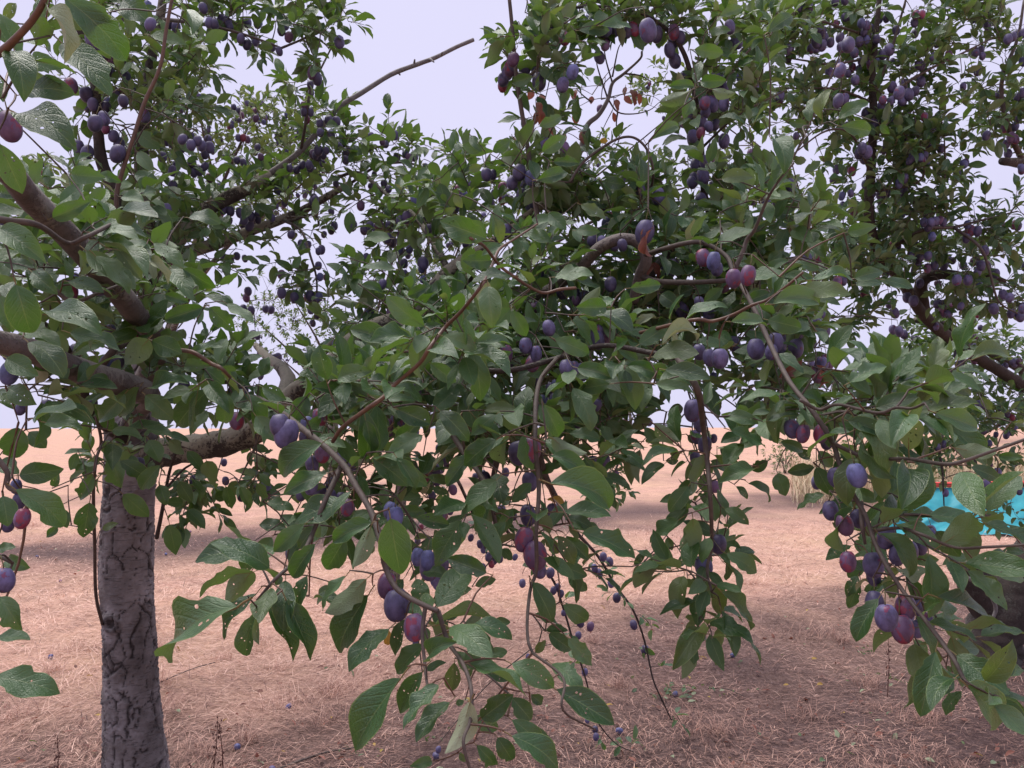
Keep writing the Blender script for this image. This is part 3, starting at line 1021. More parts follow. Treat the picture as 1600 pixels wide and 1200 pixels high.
# thin reddish shoots
ml(pts((182, 350, 1.9), (183, 300, 1.9), (192, 265, 1.9), (210, 210, 1.9), (226, 160, 1.9), (250, 105, 1.9), (260, 45, 1.9), (272, -20, 1.9)), .006, .004, M_SHOOT)
ml(pts((-40, 100, .85), (0, 82, .85), (25, 60, .84), (50, 32, .83), (68, 2, .82), (85, -50, .82)), .005, .003, M_SHOOT)
ml(pts((-30, 340, .95), (15, 345, .97), (60, 352, 1.0), (105, 380, 1.1), (135, 370, 1.1), (175, 350, 1.15)), .005, .003, M_TWIG)
ml(pts((60, 425, 1.2), (110, 470, 1.2), (160, 455, 1.25), (200, 440, 1.3)), .004, .002, M_TWIG)
ml(pts((248, 530, 1.6), (268, 545, 1.45), (300, 550, 1.4), (330, 568, 1.4), (345, 575, 1.38), (360, 590, 1.4)), .005, .003, M_SHOOT)
ml(pts((150, 650, 1.7), (158, 690, 1.75), (150, 720, 1.8), (146, 770, 1.9), (148, 850, 2.1), (150, 930, 2.3), (160, 975, 2.52)), .003, .005, M_TWIG)
ml(pts((245, 840, 2.5), (253, 800, 2.4), (262, 750, 2.35), (270, 720, 2.3), (283, 690, 2.3)), .007, .003, M_DARKBARK)
ml(pts((262, 760, 2.35), (285, 735, 2.3), (300, 725, 2.3)), .004, .003, M_DARKBARK)
ml(pts((-20, 700, .95), (10, 735, .95), (12, 760, .95), (30, 770, .95)), .004, .002, M_TWIG)
ml(pts((-40, 860, .95), (0, 870, .95), (20, 880, .95)), .004, .002, M_TWIG)
ml(pts((-60, 525, 1.05), (-90, 700, .95), (-70, 900, .9), (-40, 1040, .85), (-20, 1055, .85)), .004, .002, M_TWIG)
# centre: the reddish shoot and what hangs below it
DRESS.append(ml(pts((840, 350), (800, 376), (780, 390), (770, 412), (755, 442), (722, 485), (695, 512), (672, 542), (655, 568), (618, 600), (600, 620), (575, 638), (535, 668), (520, 690)), .0020, .0034, M_SHOOT)[2:])
ml(pts((735, 372), (757, 385), (778, 412), (800, 430), (845, 457), (875, 452), (900, 450)), .0022, .0028, M_SHOOT)
DRESS.append(ml(pts((385, 622, 2.2), (402, 622, 1.8), (440, 645, 1.45), (470, 668, 1.3), (510, 700, 1.2), (540, 730, 1.15), (555, 757, 1.1), (580, 800, 1.05), (596, 850, 1.0), (602, 885, 1.0), (620, 920, .98), (655, 942, .96), (685, 955, .95)), .0065, .0030, M_TWIG, 'bough', 8)[2:])
DRESS.append(ml(pts((535, 725), (505, 790), (490, 830), (470, 868), (430, 905), (402, 938)), .0045, .002, M_TWIG)[2:])
DRESS.append(ml(pts((685, 955), (700, 1002), (722, 1035), (736, 1075), (735, 1125), (724, 1160), (738, 1215, .8)), .0030, .0016, M_TWIG)[2:])
DRESS.append(ml(pts((665, 945), (660, 990), (664, 1040), (668, 1075)), .003, .0015, M_TWIG)[2:])
DRESS.append(ml(pts((870, 560, 1.4), (842, 600, 1.25), (836, 680), (842, 760), (838, 830), (838, 890), (829, 920), (824, 965), (825, 1000), (832, 1020)), .0042, .0018, M_TWIG)[2:])
DRESS.append(ml(pts((640, 515, 1.9), (700, 560, 1.5), (780, 580, 1.35), (870, 560, 1.4), (940, 540, 1.3), (1010, 550, 1.25), (1060, 560, 1.22)), .006, .004, M_DARKBARK, 'bough')[2:])
ml(pts((700, 560, 1.5), (690, 640, 1.4), (720, 700, 1.3), (760, 760, 1.2), (780, 850, 1.2)), .006, .003, M_TWIG)
ml(pts((832, 1020), (880, 1060), (880, 1110), (930, 1140, 1.0)), .002, .0012, M_TWIG)
# arch right of the centre
ml(pts((820, 470, 2.1), (860, 452, 1.95), (905, 420, 1.8), (932, 391, 1.75), (960, 376, 1.72), (985, 374, 1.72), (1003, 386, 1.72), (1009, 408, 1.72), (1000, 430, 1.75), (990, 470, 1.8)), .014, .012, M_SMOOTH, 'limb', 10, 6, .08, 'bare pinkish arching limb')
DRESS.append(ml(pts((1003, 400, 1.72), (1040, 388, 1.65), (1085, 378, 1.6), (1112, 385, 1.58), (1136, 402, 1.55), (1146, 425, 1.5), (1172, 470, 1.4), (1200, 530, 1.3), (1214, 560, 1.25), (1236, 600, 1.18), (1268, 640, 1.12), (1300, 690, 1.1), (1312, 725, 1.08), (1332, 770, 1.07), (1352, 805, 1.05), (1366, 845, 1.03), (1386, 885, 1.0), (1412, 925, .98), (1450, 975, .93), (1490, 1030, .88), (1512, 1068, .86), (1560, 1090, .83)), .0056, .0020, M_TWIG, 'bough', 8)[2:])
ml(pts((1345, 785), (1347, 820), (1352, 850)), .004, .002, M_TWIG)
DRESS.append(ml(pts((1300, 692), (1340, 710), (1372, 717), (1420, 717), (1472, 725), (1500, 722), (1550, 705), (1620, 680, .85)), .0032, .0018, M_TWIG)[2:])
DRESS.append(ml(pts((1250, 625), (1280, 640), (1310, 632), (1370, 645), (1400, 637), (1425, 638), (1445, 630)), .0026, .0016, M_TWIG)[2:])
ml(pts((1360, 830), (1405, 825), (1440, 835), (1490, 855), (1540, 855), (1620, 850, .88)), .0024, .0016, M_TWIG)
DRESS.append(ml(pts((1000, 520, 1.3), (1082, 500), (1112, 502), (1145, 492), (1175, 477), (1200, 468), (1228, 448), (1255, 425)), .0032, .0018, M_SHOOT)[2:])
DRESS.append(ml(pts((1060, 560, 1.22), (1090, 610), (1098, 660), (1105, 720), (1110, 780), (1112, 850), (1105, 890), (1112, 925)), .006, .002, M_TWIG)[2:])
ml(pts((1146, 425, 1.5), (1160, 395, 1.5), (1167, 375, 1.5), (1180, 357, 1.48), (1197, 315, 1.45), (1215, 285, 1.42), (1240, 255, 1.42)), .005, .002, M_TWIG)
ml(pts((1000, 430, 1.75), (1030, 440, 1.7), (1110, 440, 1.6), (1180, 430, 1.6), (1250, 400, 1.7)), .008, .003, M_TWIG)
# upper centre
ml(pts((790, 365, 2.1), (836, 345, 2.0), (833, 300, 2.0), (827, 250, 2.0), (822, 215, 2.0), (812, 155, 2.0), (806, 110, 2.0), (800, 40, 2.0), (793, -30, 2.0)), .008, .005, M_TWIG)
ml(pts((808, 130, 2.0), (840, 105, 1.98), (850, 60, 1.98), (900, 25, 2.0)), .004, .002, M_TWIG)
ml(pts((990, 470, 1.8), (1040, 400, 2.0), (1105, 350, 2.2), (1100, 300, 2.2), (1096, 240, 2.2), (1090, 180, 2.2), (1080, 120, 2.2), (1066, 78, 2.2), (1042, 46, 2.2), (1000, 22, 2.2), (930, 10, 2.2), (880, 15, 2.2)), .012, .004, M_DARKBARK)
ml(pts((1090, 150, 2.2), (1130, 130, 2.2), (1160, 90, 2.2), (1190, 60, 2.2), (1240, 20, 2.2)), .005, .002, M_TWIG)
ml(pts((1098, 230, 2.2), (1140, 190, 2.1), (1180, 165, 2.1), (1230, 140, 2.1)), .004, .002, M_TWIG)
ml(pts((870, 300, 2.15), (905, 240, 2.3), (917, 197, 2.3), (935, 180, 2.3), (950, 155, 2.3), (957, 130, 2.3), (975, 115, 2.3), (1000, 92, 2.3), (1003, 80, 2.3)), .010, .003, M_GREY, 'branch', 6, 5, .1, 'half dead branch with dry leaves')
for l in (((950, 155), (965, 175), (990, 178), (1015, 172), (1030, 160)), ((965, 175), (963, 195), (968, 216)), ((957, 130), (946, 90), (943, 58)), ((925, 160), (912, 150), (900, 138)), ((957, 120), (965, 80), (970, 68)), ((950, 155), (935, 110), (930, 85)), ((975, 115), (1000, 118), (1018, 128))):
    ml(pts(*[(a, b, 2.3) for a, b in l]), .003, .0012, M_TWIG, 'branch', 5, 4)
ml(pts((890, 285, 1.9), (910, 255, 1.9), (935, 235, 1.9), (965, 217, 1.9), (990, 215, 1.9), (1010, 232, 1.9), (1020, 262, 1.9), (1018, 290, 1.95), (1000, 320, 2.0)), .0035, .003, M_TWIG)
ml(pts((700, 420, 2.2), (665, 360, 2.5), (640, 330, 2.6), (600, 300, 2.8), (560, 270, 2.9), (520, 280, 2.95)), .010, .006, M_LIMB)
ml(pts((250, 30, 2.6), (300, 35, 2.5), (350, 45, 2.5), (400, 60, 2.5), (440, 75, 2.5)), .007, .003, M_TWIG)
ml(pts((440, 75, 2.5), (475, 60, 2.55), (510, 40, 2.6), (540, 10, 2.6)), .004, .002, M_TWIG)
ml(pts((470, 235, 2.88), (478, 190, 2.8), (485, 140, 2.8), (500, 110, 2.8), (520, 70, 2.8)), .006, .003, M_TWIG)
ml(pts((550, 285, 3.0), (590, 260, 3.0), (640, 255, 3.0), (690, 275, 3.0)), .006, .003, M_TWIG)
ml(pts((440, 343, 2.95), (470, 360, 2.8), (485, 400, 2.7), (495, 440, 2.7), (492, 490, 2.7), (488, 510, 2.7)), .006, .002, M_TWIG)
ml(pts((440, 343, 2.95), (455, 345, 2.9), (490, 335, 2.9), (498, 350, 2.9), (490, 355, 2.9)), .006, .004, M_LIMB)
# low drooping whips behind
ml(pts((835, 690, 1.3), (860, 760, 2.0), (900, 830, 2.8), (935, 870, 3.3), (962, 915, 3.5), (990, 955, 3.55), (1008, 1005, 3.6), (1020, 1060, 3.6), (1035, 1095, 3.6), (1049, 1125, 3.65)), .008, .003, M_DARKBARK)
ml(pts((780, 700, 1.5), (770, 780, 2.2), (800, 840, 2.8), (860, 900, 3.1), (880, 950, 3.2), (895, 1000, 3.2), (915, 1060, 3.2), (930, 1120, 3.3), (960, 1160, 3.4), (990, 1175, 3.5)), .007, .002, M_DARKBARK)
ml(pts((740, 398, 2.15), (720, 500, 2.4), (690, 600, 2.6), (690, 700, 2.6), (720, 760, 2.6), (750, 830, 2.6), (765, 880, 2.6)), .012, .003, M_LIMB)

# --- right tree
rl = right.limb
rl([right.base + np.array([-.02, 0, -.15])] + pts((1548, 1010, 5.0), (1574, 955, 5.0), (1608, 895, 5.0), (1655, 815, 5.0), (1700, 740, 5.0), (1710, 660, 4.9)), .19, .12, M_DARKBARK, 'trunk', 20, 8, .16)
rl(pts((1560, 965, 5.0), (1535, 930, 5.0), (1520, 900, 5.0), (1505, 878, 5.0)), .13, .105, M_DARKBARK, 'stump', 16, 6, .12, label='sawn off dark limb stump')
rl(pts((1558, 985, 4.72), (1551, 970, 4.72), (1556, 950, 4.72), (1545, 925, 4.7), (1535, 914, 4.7), (1520, 907, 4.68), (1499, 898, 4.65)), .010, .014, M_GREY, 'branch', 6, 4, .1, label='broken grey dead branch')
rl(pts((1545, 925, 4.7), (1560, 930, 4.75), (1570, 936, 4.8)), .006, .004, M_GREY, 'branch', 5, 3)
rl(pts((1535, 914, 4.7), (1531, 905, 4.7), (1529, 896, 4.7)), .006, .003, M_GREY, 'branch', 5, 3)
rl(pts((1700, 740, 5.0), (1670, 660, 4.7), (1610, 610, 4.4), (1530, 560, 4.1), (1450, 500, 3.8), (1410, 440, 3.6), (1375, 400, 3.4), (1358, 340, 3.3), (1362, 250, 3.3), (1365, 180, 3.3), (1363, 130, 3.3), (1368, 60, 3.3), (1376, -20, 3.3)), .038, .010, M_DARKBARK, 'limb', 12, 7, .12)
rl(pts((1705, 690, 4.9), (1630, 600, 4.6), (1540, 545, 4.4), (1500, 520, 4.3), (1470, 505, 4.2), (1430, 500, 4.1)), .038, .016, M_LIMB, 'limb', 10, 6, .16)
rl(pts((1440, 480, 3.8), (1440, 440, 3.7), (1470, 428, 3.7), (1505, 432, 3.7), (1540, 430, 3.6), (1570, 440, 3.6)), .035, .012, M_DARKBARK, 'limb', 10, 6, .2)
rl(pts((1705, 700, 4.9), (1690, 500, 4.4), (1640, 330, 3.9), (1625, 262, 3.6), (1600, 255, 3.5), (1565, 252, 3.4)), .06, .016, M_LIMB, 'limb', 10, 6, .12)
rl(pts((1600, 255, 3.5), (1575, 200, 3.4), (1565, 130, 3.4), (1590, 60, 3.4), (1600, 0, 3.4)), .014, .005, M_TWIG)
rl(pts((1362, 225, 3.3), (1395, 150, 3.2), (1440, 115, 3.2), (1500, 85, 3.2), (1550, 60, 3.2)), .008, .003, M_TWIG)
rl(pts((1365, 150, 3.3), (1395, 70, 3.3), (1415, 0, 3.3)), .008, .004, M_TWIG)
rl(pts((1362, 160, 3.3), (1310, 140, 3.2), (1260, 138, 3.2), (1200, 138, 3.2)), .006, .003, M_TWIG)
rl(pts((1364, 90, 3.3), (1300, 100, 3.2), (1260, 95, 3.2), (1215, 88, 3.2)), .006, .003, M_TWIG)
rl(pts((1366, 60, 3.3), (1290, 35, 3.2), (1240, 22, 3.2), (1200, 12, 3.2)), .006, .003, M_TWIG)
rl(pts((1360, 270, 3.3), (1330, 210, 3.1), (1290, 205, 3.1), (1240, 240, 3.1)), .006, .003, M_TWIG)
rl(pts((1358, 300, 3.3), (1440, 280, 3.2), (1432, 200, 3.2), (1425, 165, 3.2)), .006, .002, M_TWIG)
rl(pts((1400, 330, 3.3), (1470, 290, 3.2), (1476, 230, 3.2), (1470, 180, 3.2)), .006, .002, M_TWIG)
rl(pts((1375, 400, 3.4), (1440, 360, 3.2), (1490, 355, 3.2), (1530, 345, 3.2), (1590, 330, 3.2)), .010, .003, M_TWIG)
rl(pts((1490, 355, 3.2), (1530, 385, 3.1), (1545, 420, 3.1), (1560, 470, 3.1), (1590, 490, 3.1)), .007, .003, M_TWIG)
rl(pts((1375, 400, 3.4), (1330, 420, 3.2), (1290, 470, 3.1), (1280, 540, 3.0)), .010, .003, M_TWIG)
rl(pts((1620, 640, 4.5), (1550, 670, 4.5), (1520, 700, 4.2), (1540, 760, 4.0), (1550, 790, 4.0)), .012, .003, M_DARKBARK)
rl(pts((1700, 720, 4.9), (1590, 725, 4.4), (1600, 760, 4.2)), .012, .004, M_DARKBARK)
rl(pts((1500, 600, 4.2), (1470, 690, 3.9), (1473, 740, 3.8), (1475, 790, 3.8)), .010, .003, M_DARKBARK)

# --- trees behind
def simple_tree(t, trunk_top, r0, crown, m=M_LIMB):
    b = t.base
    top = np.array(trunk_top)
    t.limb([b + np.array([0, 0, -.1]), b * 0.6 + top * 0.4 + rand_unit() * 0.03, top], r0, r0 * 0.8, m, 'trunk', 12, 6, .1)
    for c in crown:
        c = np.array(c)
        L = np.linalg.norm(c - top)
        t.limb([top, top * 0.55 + c * 0.45 + np.array([0, 0, 0.10 * L]) + rand_unit() * 0.06 * L, c], r0 * 0.36, r0 * 0.06, m, 'limb', 8, 6, .1)
simple_tree(back, P(205, 690, 5.6), .085, [P(260, 420, 5.4), P(330, 260, 5.2), P(400, 170, 5.0), P(300, 150, 5.2), P(480, 280, 4.8), P(360, 330, 5.3), P(60, 300, 5.6), P(120, 200, 5.4), P(20, 240, 5.4)])
back.limb(pts((330, 260, 5.2), (316, 200, 5.0), (308, 140, 5.0), (303, 85, 5.0)), .008, .003, M_TWIG)
simple_tree(mid, P(640, 640, 6.6), .06, [P(700, 480, 6.2), P(620, 420, 6.0), P(840, 380, 6.2), P(960, 320, 6.0), P(1060, 170, 5.6), P(1030, 420, 5.8), P(1180, 300, 5.6), P(1240, 240, 5.4), P(760, 280, 6.2), P(950, 560, 5.4), P(1200, 430, 5.2), P(680, 300, 6.0)])
mid.limb(pts((950, 560, 5.4), (980, 630, 5.0), (985, 680, 4.8), (968, 720, 4.7), (955, 750, 4.7), (952, 775, 4.7)), .012, .004, M_TWIG)
simple_tree(far, P(520, 660, 12.5), .11, [P(400, 500, 12.2), P(460, 470, 12), P(540, 480, 12), P(600, 540, 12), P(440, 560, 11.5), P(640, 320, 12), P(680, 400, 12), P(560, 560, 11.5)])
# ------------------------------------------------------------------ leaves and plums one can pick out in the photograph
# (origin of a 400 x 300 px field), then base x, base y, tip x, tip y, width - in quarter pixels of that field - and a colour letter
HL = {
(0, 0): [(400,-20,790,380,220),(340,150,700,110,150,'l'),(770,0,930,140,200),(390,270,695,605,200),(300,60,400,400,160,'c'),(170,400,400,430,110),(150,590,470,590,120),(110,710,480,945,190),(0,900,140,1210,170),(90,320,150,640,200),(0,160,100,300,150),(20,130,100,20,80,'l'),(0,690,60,850,90),(450,1090,660,1110,130),(860,830,1000,930,120),(940,220,1170,280,70),(860,950,960,1080,90),(840,1090,1000,1150,90),(1140,60,1200,220,90),(1010,640,1050,740,60),(600,1110,760,1140,60),(-40,460,20,640,90)],
(0, 300): [(0,230,290,450,190),(0,650,80,880,150),(100,580,190,880,230),(200,500,360,640,130),(430,560,650,630,90),(540,370,780,600,150),(600,400,810,640,100),(570,250,870,300,110),(600,300,850,360,60),(660,340,920,550,80),(930,420,1050,580,90,'c'),(1140,480,1340,600,120),(960,320,1150,480,90),(1180,160,1380,200,70),(1010,240,1120,340,50),(1070,480,1200,680,130),(260,760,640,900,130),(440,880,760,1000,120),(100,850,380,970,110),(180,940,400,1160,140),(930,920,780,1080,170),(950,930,1140,1010,170),(1270,720,1030,800,130),(1310,720,1470,870,130),(1030,640,1180,690,80),(1280,1100,1400,1200,120),(1380,1090,1480,1190,100),(1150,1090,1310,1080,90),(1200,1000,1400,970,70),(40,1040,240,1150,150),(330,160,570,60,130),(760,30,900,60,80),(730,150,990,160,90),(1000,160,1120,160,130),(0,760,100,560,100),(20,440,220,470,90),(300,440,440,420,110),(-20,0,140,30,130),(0,120,50,200,120),(1000,880,1140,920,90),(1120,860,1160,920,60,'l'),(720,900,780,950,70,'l'),(1420,700,1590,820,70)],
(0, 600): [(60,30,230,130,140),(-20,40,90,160,130),(210,210,480,150,80),(290,240,520,290,110),(110,270,70,460,170),(180,300,290,400,120),(780,60,620,230,160),(870,20,740,200,120),(910,70,1080,220,150),(1310,30,1110,260,170),(1420,60,1400,240,130),(1530,60,1590,310,90),(950,20,1180,0,110),(700,290,890,340,80),(920,280,1080,330,70),(1060,350,1150,440,120),(930,350,1000,490,130),(690,440,760,650,150),(750,480,940,600,110),(1000,510,880,660,110),(770,690,930,830,120),(560,740,520,960,150),(580,570,500,720,110),(640,910,740,870,50,'l'),(380,780,420,900,80),(120,570,400,530,150),(100,660,400,890,160),(20,700,50,890,160),(0,480,120,560,120),(1060,880,1100,1070,110),(1590,1050,1220,1110,130),(1580,1010,1520,1180,110),(-20,1030,100,1020,70),(40,1100,190,1150,110),(1170,420,1270,550,80),(1120,610,1200,740,90),(1290,480,1340,640,110),(1410,640,1450,780,80),(1330,700,1380,640,60),(1500,640,1560,780,80),(330,640,370,560,60),(480,430,440,540,60),(1200,600,1250,740,50),(440,620,530,540,40,'l'),(660,620,670,700,50,'y'),(1000,630,1040,760,90),(360,890,290,960,60)],
(0, 900): [(-30,630,375,735,190),(0,130,140,340,160),(-30,390,190,400,80),(1480,190,1080,540,140),(1600,110,1400,400,90),(1600,240,1540,500,110)],
(400, 0): [(1600,870,1520,960,70),(1410,940,1290,910,80),(1340,850,1410,950,70),(1480,950,1590,880,80),(1410,1040,1330,1060,60,'l')],
(400, 600): [(40,20,190,100,110),(320,80,230,230,130),(340,250,440,340,90,'c'),(410,370,170,580,150),(440,560,170,690,120),(70,740,240,790,80),(560,740,240,870,140),(880,800,1060,800,100),(1000,840,1210,880,110),(770,170,630,260,110),(1050,150,880,180,70),(890,160,1090,250,170),(1200,30,1190,150,150),(1150,170,1330,360,130),(1500,190,1340,320,100),(1400,180,1270,200,70),(1500,350,1300,510,130),(1040,320,820,440,120),(730,460,950,640,140),(880,460,1000,660,110),(1350,440,1190,640,120),(1500,560,1540,750,150),(1500,600,1280,830,130),(1100,650,1200,680,60),(800,750,800,640,70),(840,840,900,1190,220),(700,790,580,870,60),(720,870,480,990,130),(560,960,440,1160,160),(720,890,600,1150,120),(300,880,110,1050,130),(380,880,270,1030,90),(370,1000,230,1210,130),(100,960,0,1080,110),(190,900,20,880,80),(1020,1090,1100,960,90),(1560,860,1420,1010,110),(1600,780,1520,940,100),(1440,1180,1200,1090,150),(1200,1190,1040,1180,80),(1540,1030,1600,1100,80),(1360,30,1480,130,80),(1590,110,1480,60,60),(630,520,750,500,60,'c'),(540,20,470,60,60),(700,20,820,90,90),(480,180,620,160,60,'l'),(0,0,60,90,120),(0,200,120,360,140),(470,600,560,680,110),(560,640,620,670,60,'l'),(690,700,620,620,50),(860,960,700,1000,60),(1220,960,1160,1040,60),(20,560,90,640,50),(0,620,70,720,70)],
(800, 600): [(0,300,100,340,60),(200,130,290,330,130),(610,0,420,30,110),(620,20,760,110,130),(900,0,1140,60,80),(1150,20,1290,30,70),(360,310,550,350,80),(250,340,470,430,110),(240,450,460,570,110),(450,460,560,600,90),(240,620,600,790,170),(330,800,620,830,100),(340,830,500,910,70),(440,930,770,1090,150),(340,950,480,1100,110),(290,950,390,1130,100,'l'),(210,950,290,1060,80,'l'),(180,560,310,510,60),(0,740,120,620,90),(300,1130,470,1200,110),(760,1130,830,1060,60),(840,1110,920,1120,50),(890,250,1050,360,90),(800,190,900,150,60),(980,170,1070,150,80),(1040,430,810,520,60),(950,500,810,630,70),(960,480,1040,480,60),(1160,600,1020,710,110),(1200,560,1220,690,100),(1170,690,1300,760,80),(1250,700,1270,860,130),(1100,640,980,800,120),(1510,530,1290,620,110),(1600,480,1500,540,80),(1330,210,1540,250,80),(1500,210,1590,120,70),(1370,290,1590,400,90),(1330,780,1480,880,80),(1040,850,860,1000,90),(1130,880,1040,1040,90),(970,960,1000,1040,70),(1130,840,1170,1060,120),(1280,1020,1400,940,80),(1340,1060,1530,1180,110),(1100,1110,930,1160,50),(1110,1120,1240,1110,90),(1300,400,1420,470,90),(1100,320,1160,370,60),(1240,480,1330,540,70),(1400,640,1470,720,40),(1480,620,1600,740,40),(0,420,30,520,60),(560,260,620,380,70),(600,230,680,310,90),(680,220,740,330,90),(830,270,920,390,80),(220,720,330,750,40,'y'),(1010,260,1040,180,50),(1160,450,1230,480,60),(1240,1060,1180,1150,100)],
(1200, 600): [(60,60,40,220,90),(280,190,400,300,120),(110,40,280,80,50),(0,230,200,200,50),(80,360,220,420,80),(500,30,640,10,70),(600,140,640,20,60),(960,110,1140,90,90,'l'),(1120,30,1270,70,60,'l'),(1050,180,1310,280,140),(1160,370,1320,290,90),(500,230,730,330,110),(660,230,870,270,100),(490,190,650,210,60),(440,240,590,390,90),(1000,260,1030,410,50),(740,390,880,420,60),(620,400,710,420,80),(1170,400,1430,430,110),(1440,450,1600,460,70),(780,500,920,650,80),(920,570,1000,550,40),(1270,520,1450,600,80),(290,520,120,550,90),(300,520,400,700,110),(60,560,110,700,130),(350,690,180,790,60),(460,590,500,640,60),(510,660,690,730,90),(700,750,740,620,60),(690,680,860,700,90),(900,740,1060,650,70),(780,800,970,850,100),(690,790,820,860,70),(1010,820,1310,890,100),(420,700,520,800,110),(360,790,460,840,90),(520,1010,360,1100,60),(600,1100,500,1210,100),(540,980,640,1060,80),(870,950,760,1050,100),(890,1090,1070,1100,90),(1050,920,1200,1080,130),(1090,1130,1270,1100,90),(1330,800,1470,900,110),(1350,1130,1600,1150,90),(800,1140,1000,1150,80),(1600,1050,1450,1060,60),(470,170,530,130,40,'y'),(1330,80,1400,160,60,'l'),(1390,210,1480,190,60,'l'),(1530,240,1600,250,60,'l'),(1440,560,1480,640,60),(640,350,700,380,60),(1270,640,1250,720,60,'l'),(1440,650,1500,700,60,'l'),(1190,900,1270,1010,60,'c'),(1230,1030,1290,1080,60,'c'),(0,300,60,370,60),(180,400,260,470,80),(320,420,400,520,90),(660,180,640,250,50),(880,330,960,340,50)],
(1200, 900): [(560,0,490,130,90),(570,60,500,200,90),(690,140,550,410,120),(600,90,720,60,80),(730,0,790,140,90),(860,0,970,160,110),(980,140,1120,220,70),(1060,130,1390,280,80),(1010,300,1220,270,90),(1110,340,1280,330,120,'l'),(930,250,1030,500,80),(910,400,990,520,60),(1040,450,1080,540,50,'l'),(1140,460,1320,460,80),(1090,590,940,650,60),(1140,620,1060,760,110),(1210,720,1110,870,70),(1310,620,1410,540,90,'l'),(1420,590,1600,590,90),(1250,690,1440,940,140),(1290,680,1440,730,60),(1430,750,1610,860,80),(1300,640,1490,720,60),(1240,480,1260,580,60),(1600,20,1440,0,80),(1120,560,1150,600,60)],
(800, 900): [(1180,20,1260,120,100),(1160,110,1160,320,110),(1310,100,1490,340,90),(1110,30,1180,40,50),(130,40,250,290,110),(320,180,470,280,120),(140,240,290,300,60),(210,340,350,340,60),(230,360,370,460,110),(350,390,500,560,120),(250,550,440,720,120),(280,710,640,930,180),(0,550,260,700,150),(60,600,0,640,60),(130,930,220,1100,120),(0,760,120,900,170),(0,1000,290,1210,150),(0,900,170,1060,120),(120,740,190,800,80),(350,0,470,90,90),(150,480,210,400,60,'l')],
(400, 900): [(100,90,170,310,80),(190,150,340,530,160),(20,220,20,430,90),(320,0,250,220,110),(560,0,420,220,60),(690,20,430,230,150),(700,120,520,480,170),(830,330,580,600,120),(830,340,820,430,60,'y'),(920,20,810,160,100),(930,270,870,500,90),(1050,430,880,610,120),(1000,20,1060,200,130),(900,640,620,1090,170),(1040,600,900,860,140),(1140,680,920,960,110),(1210,790,1000,1040,110),(1340,790,1180,1110,150,'u'),(1240,540,1220,720,120,'l'),(1060,590,1190,540,60),(1300,320,1410,230,60),(1180,270,1270,230,60),(1110,160,1200,130,60),(1210,120,1350,80,80),(1370,60,1500,20,70),(1470,290,1590,290,60),(1350,310,1600,400,90),(1300,330,1490,480,120),(1310,480,1430,600,110),(1430,520,1570,470,70),(1440,600,1600,640,90),(1410,890,1610,740,160),(1370,880,1510,960,120),(1380,1060,1500,1180,110),(1510,1010,1600,1150,120),(1100,1160,960,1190,80),(1010,290,1080,440,70),(1100,220,1200,360,70),(1250,470,1340,630,80),(360,140,540,240,50),(460,60,380,180,60),(1300,780,1250,800,60),(1270,1110,1310,1160,60,'l'),(160,0,120,60,70)],
(400, 300): [(1440,290,1150,180,180),(1470,430,1290,430,140),(1450,590,1480,850,170),(880,980,590,860,130),(440,1170,390,960,150),(600,1110,520,1000,80),(610,1040,710,1050,80,'l'),(510,1170,730,1120,110),(800,1050,940,1050,80),(850,1190,1000,1070,60),(1290,990,1590,1160,150),(1170,900,1380,980,110),(1090,1070,1250,1190,110),(1180,1080,1360,1120,70),(1370,940,1600,960,80),(1590,730,1480,850,120),(1020,880,960,960,60),(1160,830,1020,870,70),(980,840,1010,960,50),(870,480,650,480,60),(840,290,670,300,70),(950,650,1090,590,90),(660,580,790,630,60),(640,690,490,680,60),(830,790,910,760,70),(1600,530,1350,560,70),(1240,20,1290,100,60,'l'),(1180,130,1250,100,50,'l'),(1490,160,1520,320,60,'l'),(1480,330,1400,320,60),(950,560,990,640,70),(1190,660,1220,780,60),(1110,160,1190,110,50),(1530,190,1610,140,60),(230,480,280,400,50),(300,560,250,500,60),(30,1150,80,1030,90),(1440,1010,1560,1000,70)],
(800, 300): [(0,370,130,410,70,'l'),(0,600,80,640,100,'l'),(130,640,170,530,70),(270,530,510,520,90),(320,640,410,600,70),(480,620,540,560,70),(600,600,710,580,90),(740,600,930,580,110),(930,560,1010,540,90),(260,650,230,780,110),(590,720,400,720,140),(560,700,640,720,60),(0,740,90,900,110),(80,800,220,790,60),(280,780,340,910,100),(270,920,480,1010,120),(560,970,700,1030,110),(60,900,180,960,90),(410,1100,640,1170,120),(240,1090,90,1150,110),(260,1110,370,1190,100),(880,1030,1170,1010,110,'l'),(850,930,960,910,40,'c'),(940,950,1150,930,60,'c'),(960,1110,1240,1170,120),(920,1190,1120,1150,90),(900,790,770,850,50,'c'),(900,850,1000,800,80),(730,850,760,980,60),(770,960,850,1040,80),(930,640,1050,720,110),(1040,640,1140,600,110),(1150,640,1230,560,90),(1200,690,1320,600,90),(1130,640,1160,750,40),(1380,770,1270,740,60),(1370,810,1590,840,90),(1200,860,1290,800,80),(1090,1060,1200,1100,70),(1450,690,1610,630,100),(1540,800,1600,780,80),(400,240,550,250,70),(230,130,340,240,110),(230,120,340,90,50,'c'),(150,130,190,230,60,'c'),(430,80,590,170,80,'l'),(50,250,200,300,60),(0,50,80,100,90),(880,220,880,360,50,'d'),(880,440,890,530,50,'d'),(900,470,860,540,50,'d'),(1320,130,1460,120,100,'l'),(1260,180,1280,240,60),(400,300,460,330,60,'d'),(380,330,450,310,40,'d'),(1390,620,1330,760,60),(1330,380,1470,420,60),(1060,200,1140,190,60),(980,160,1040,130,50,'c'),(700,130,800,120,60),(570,900,640,980,60),(1000,1060,1090,1090,60)],
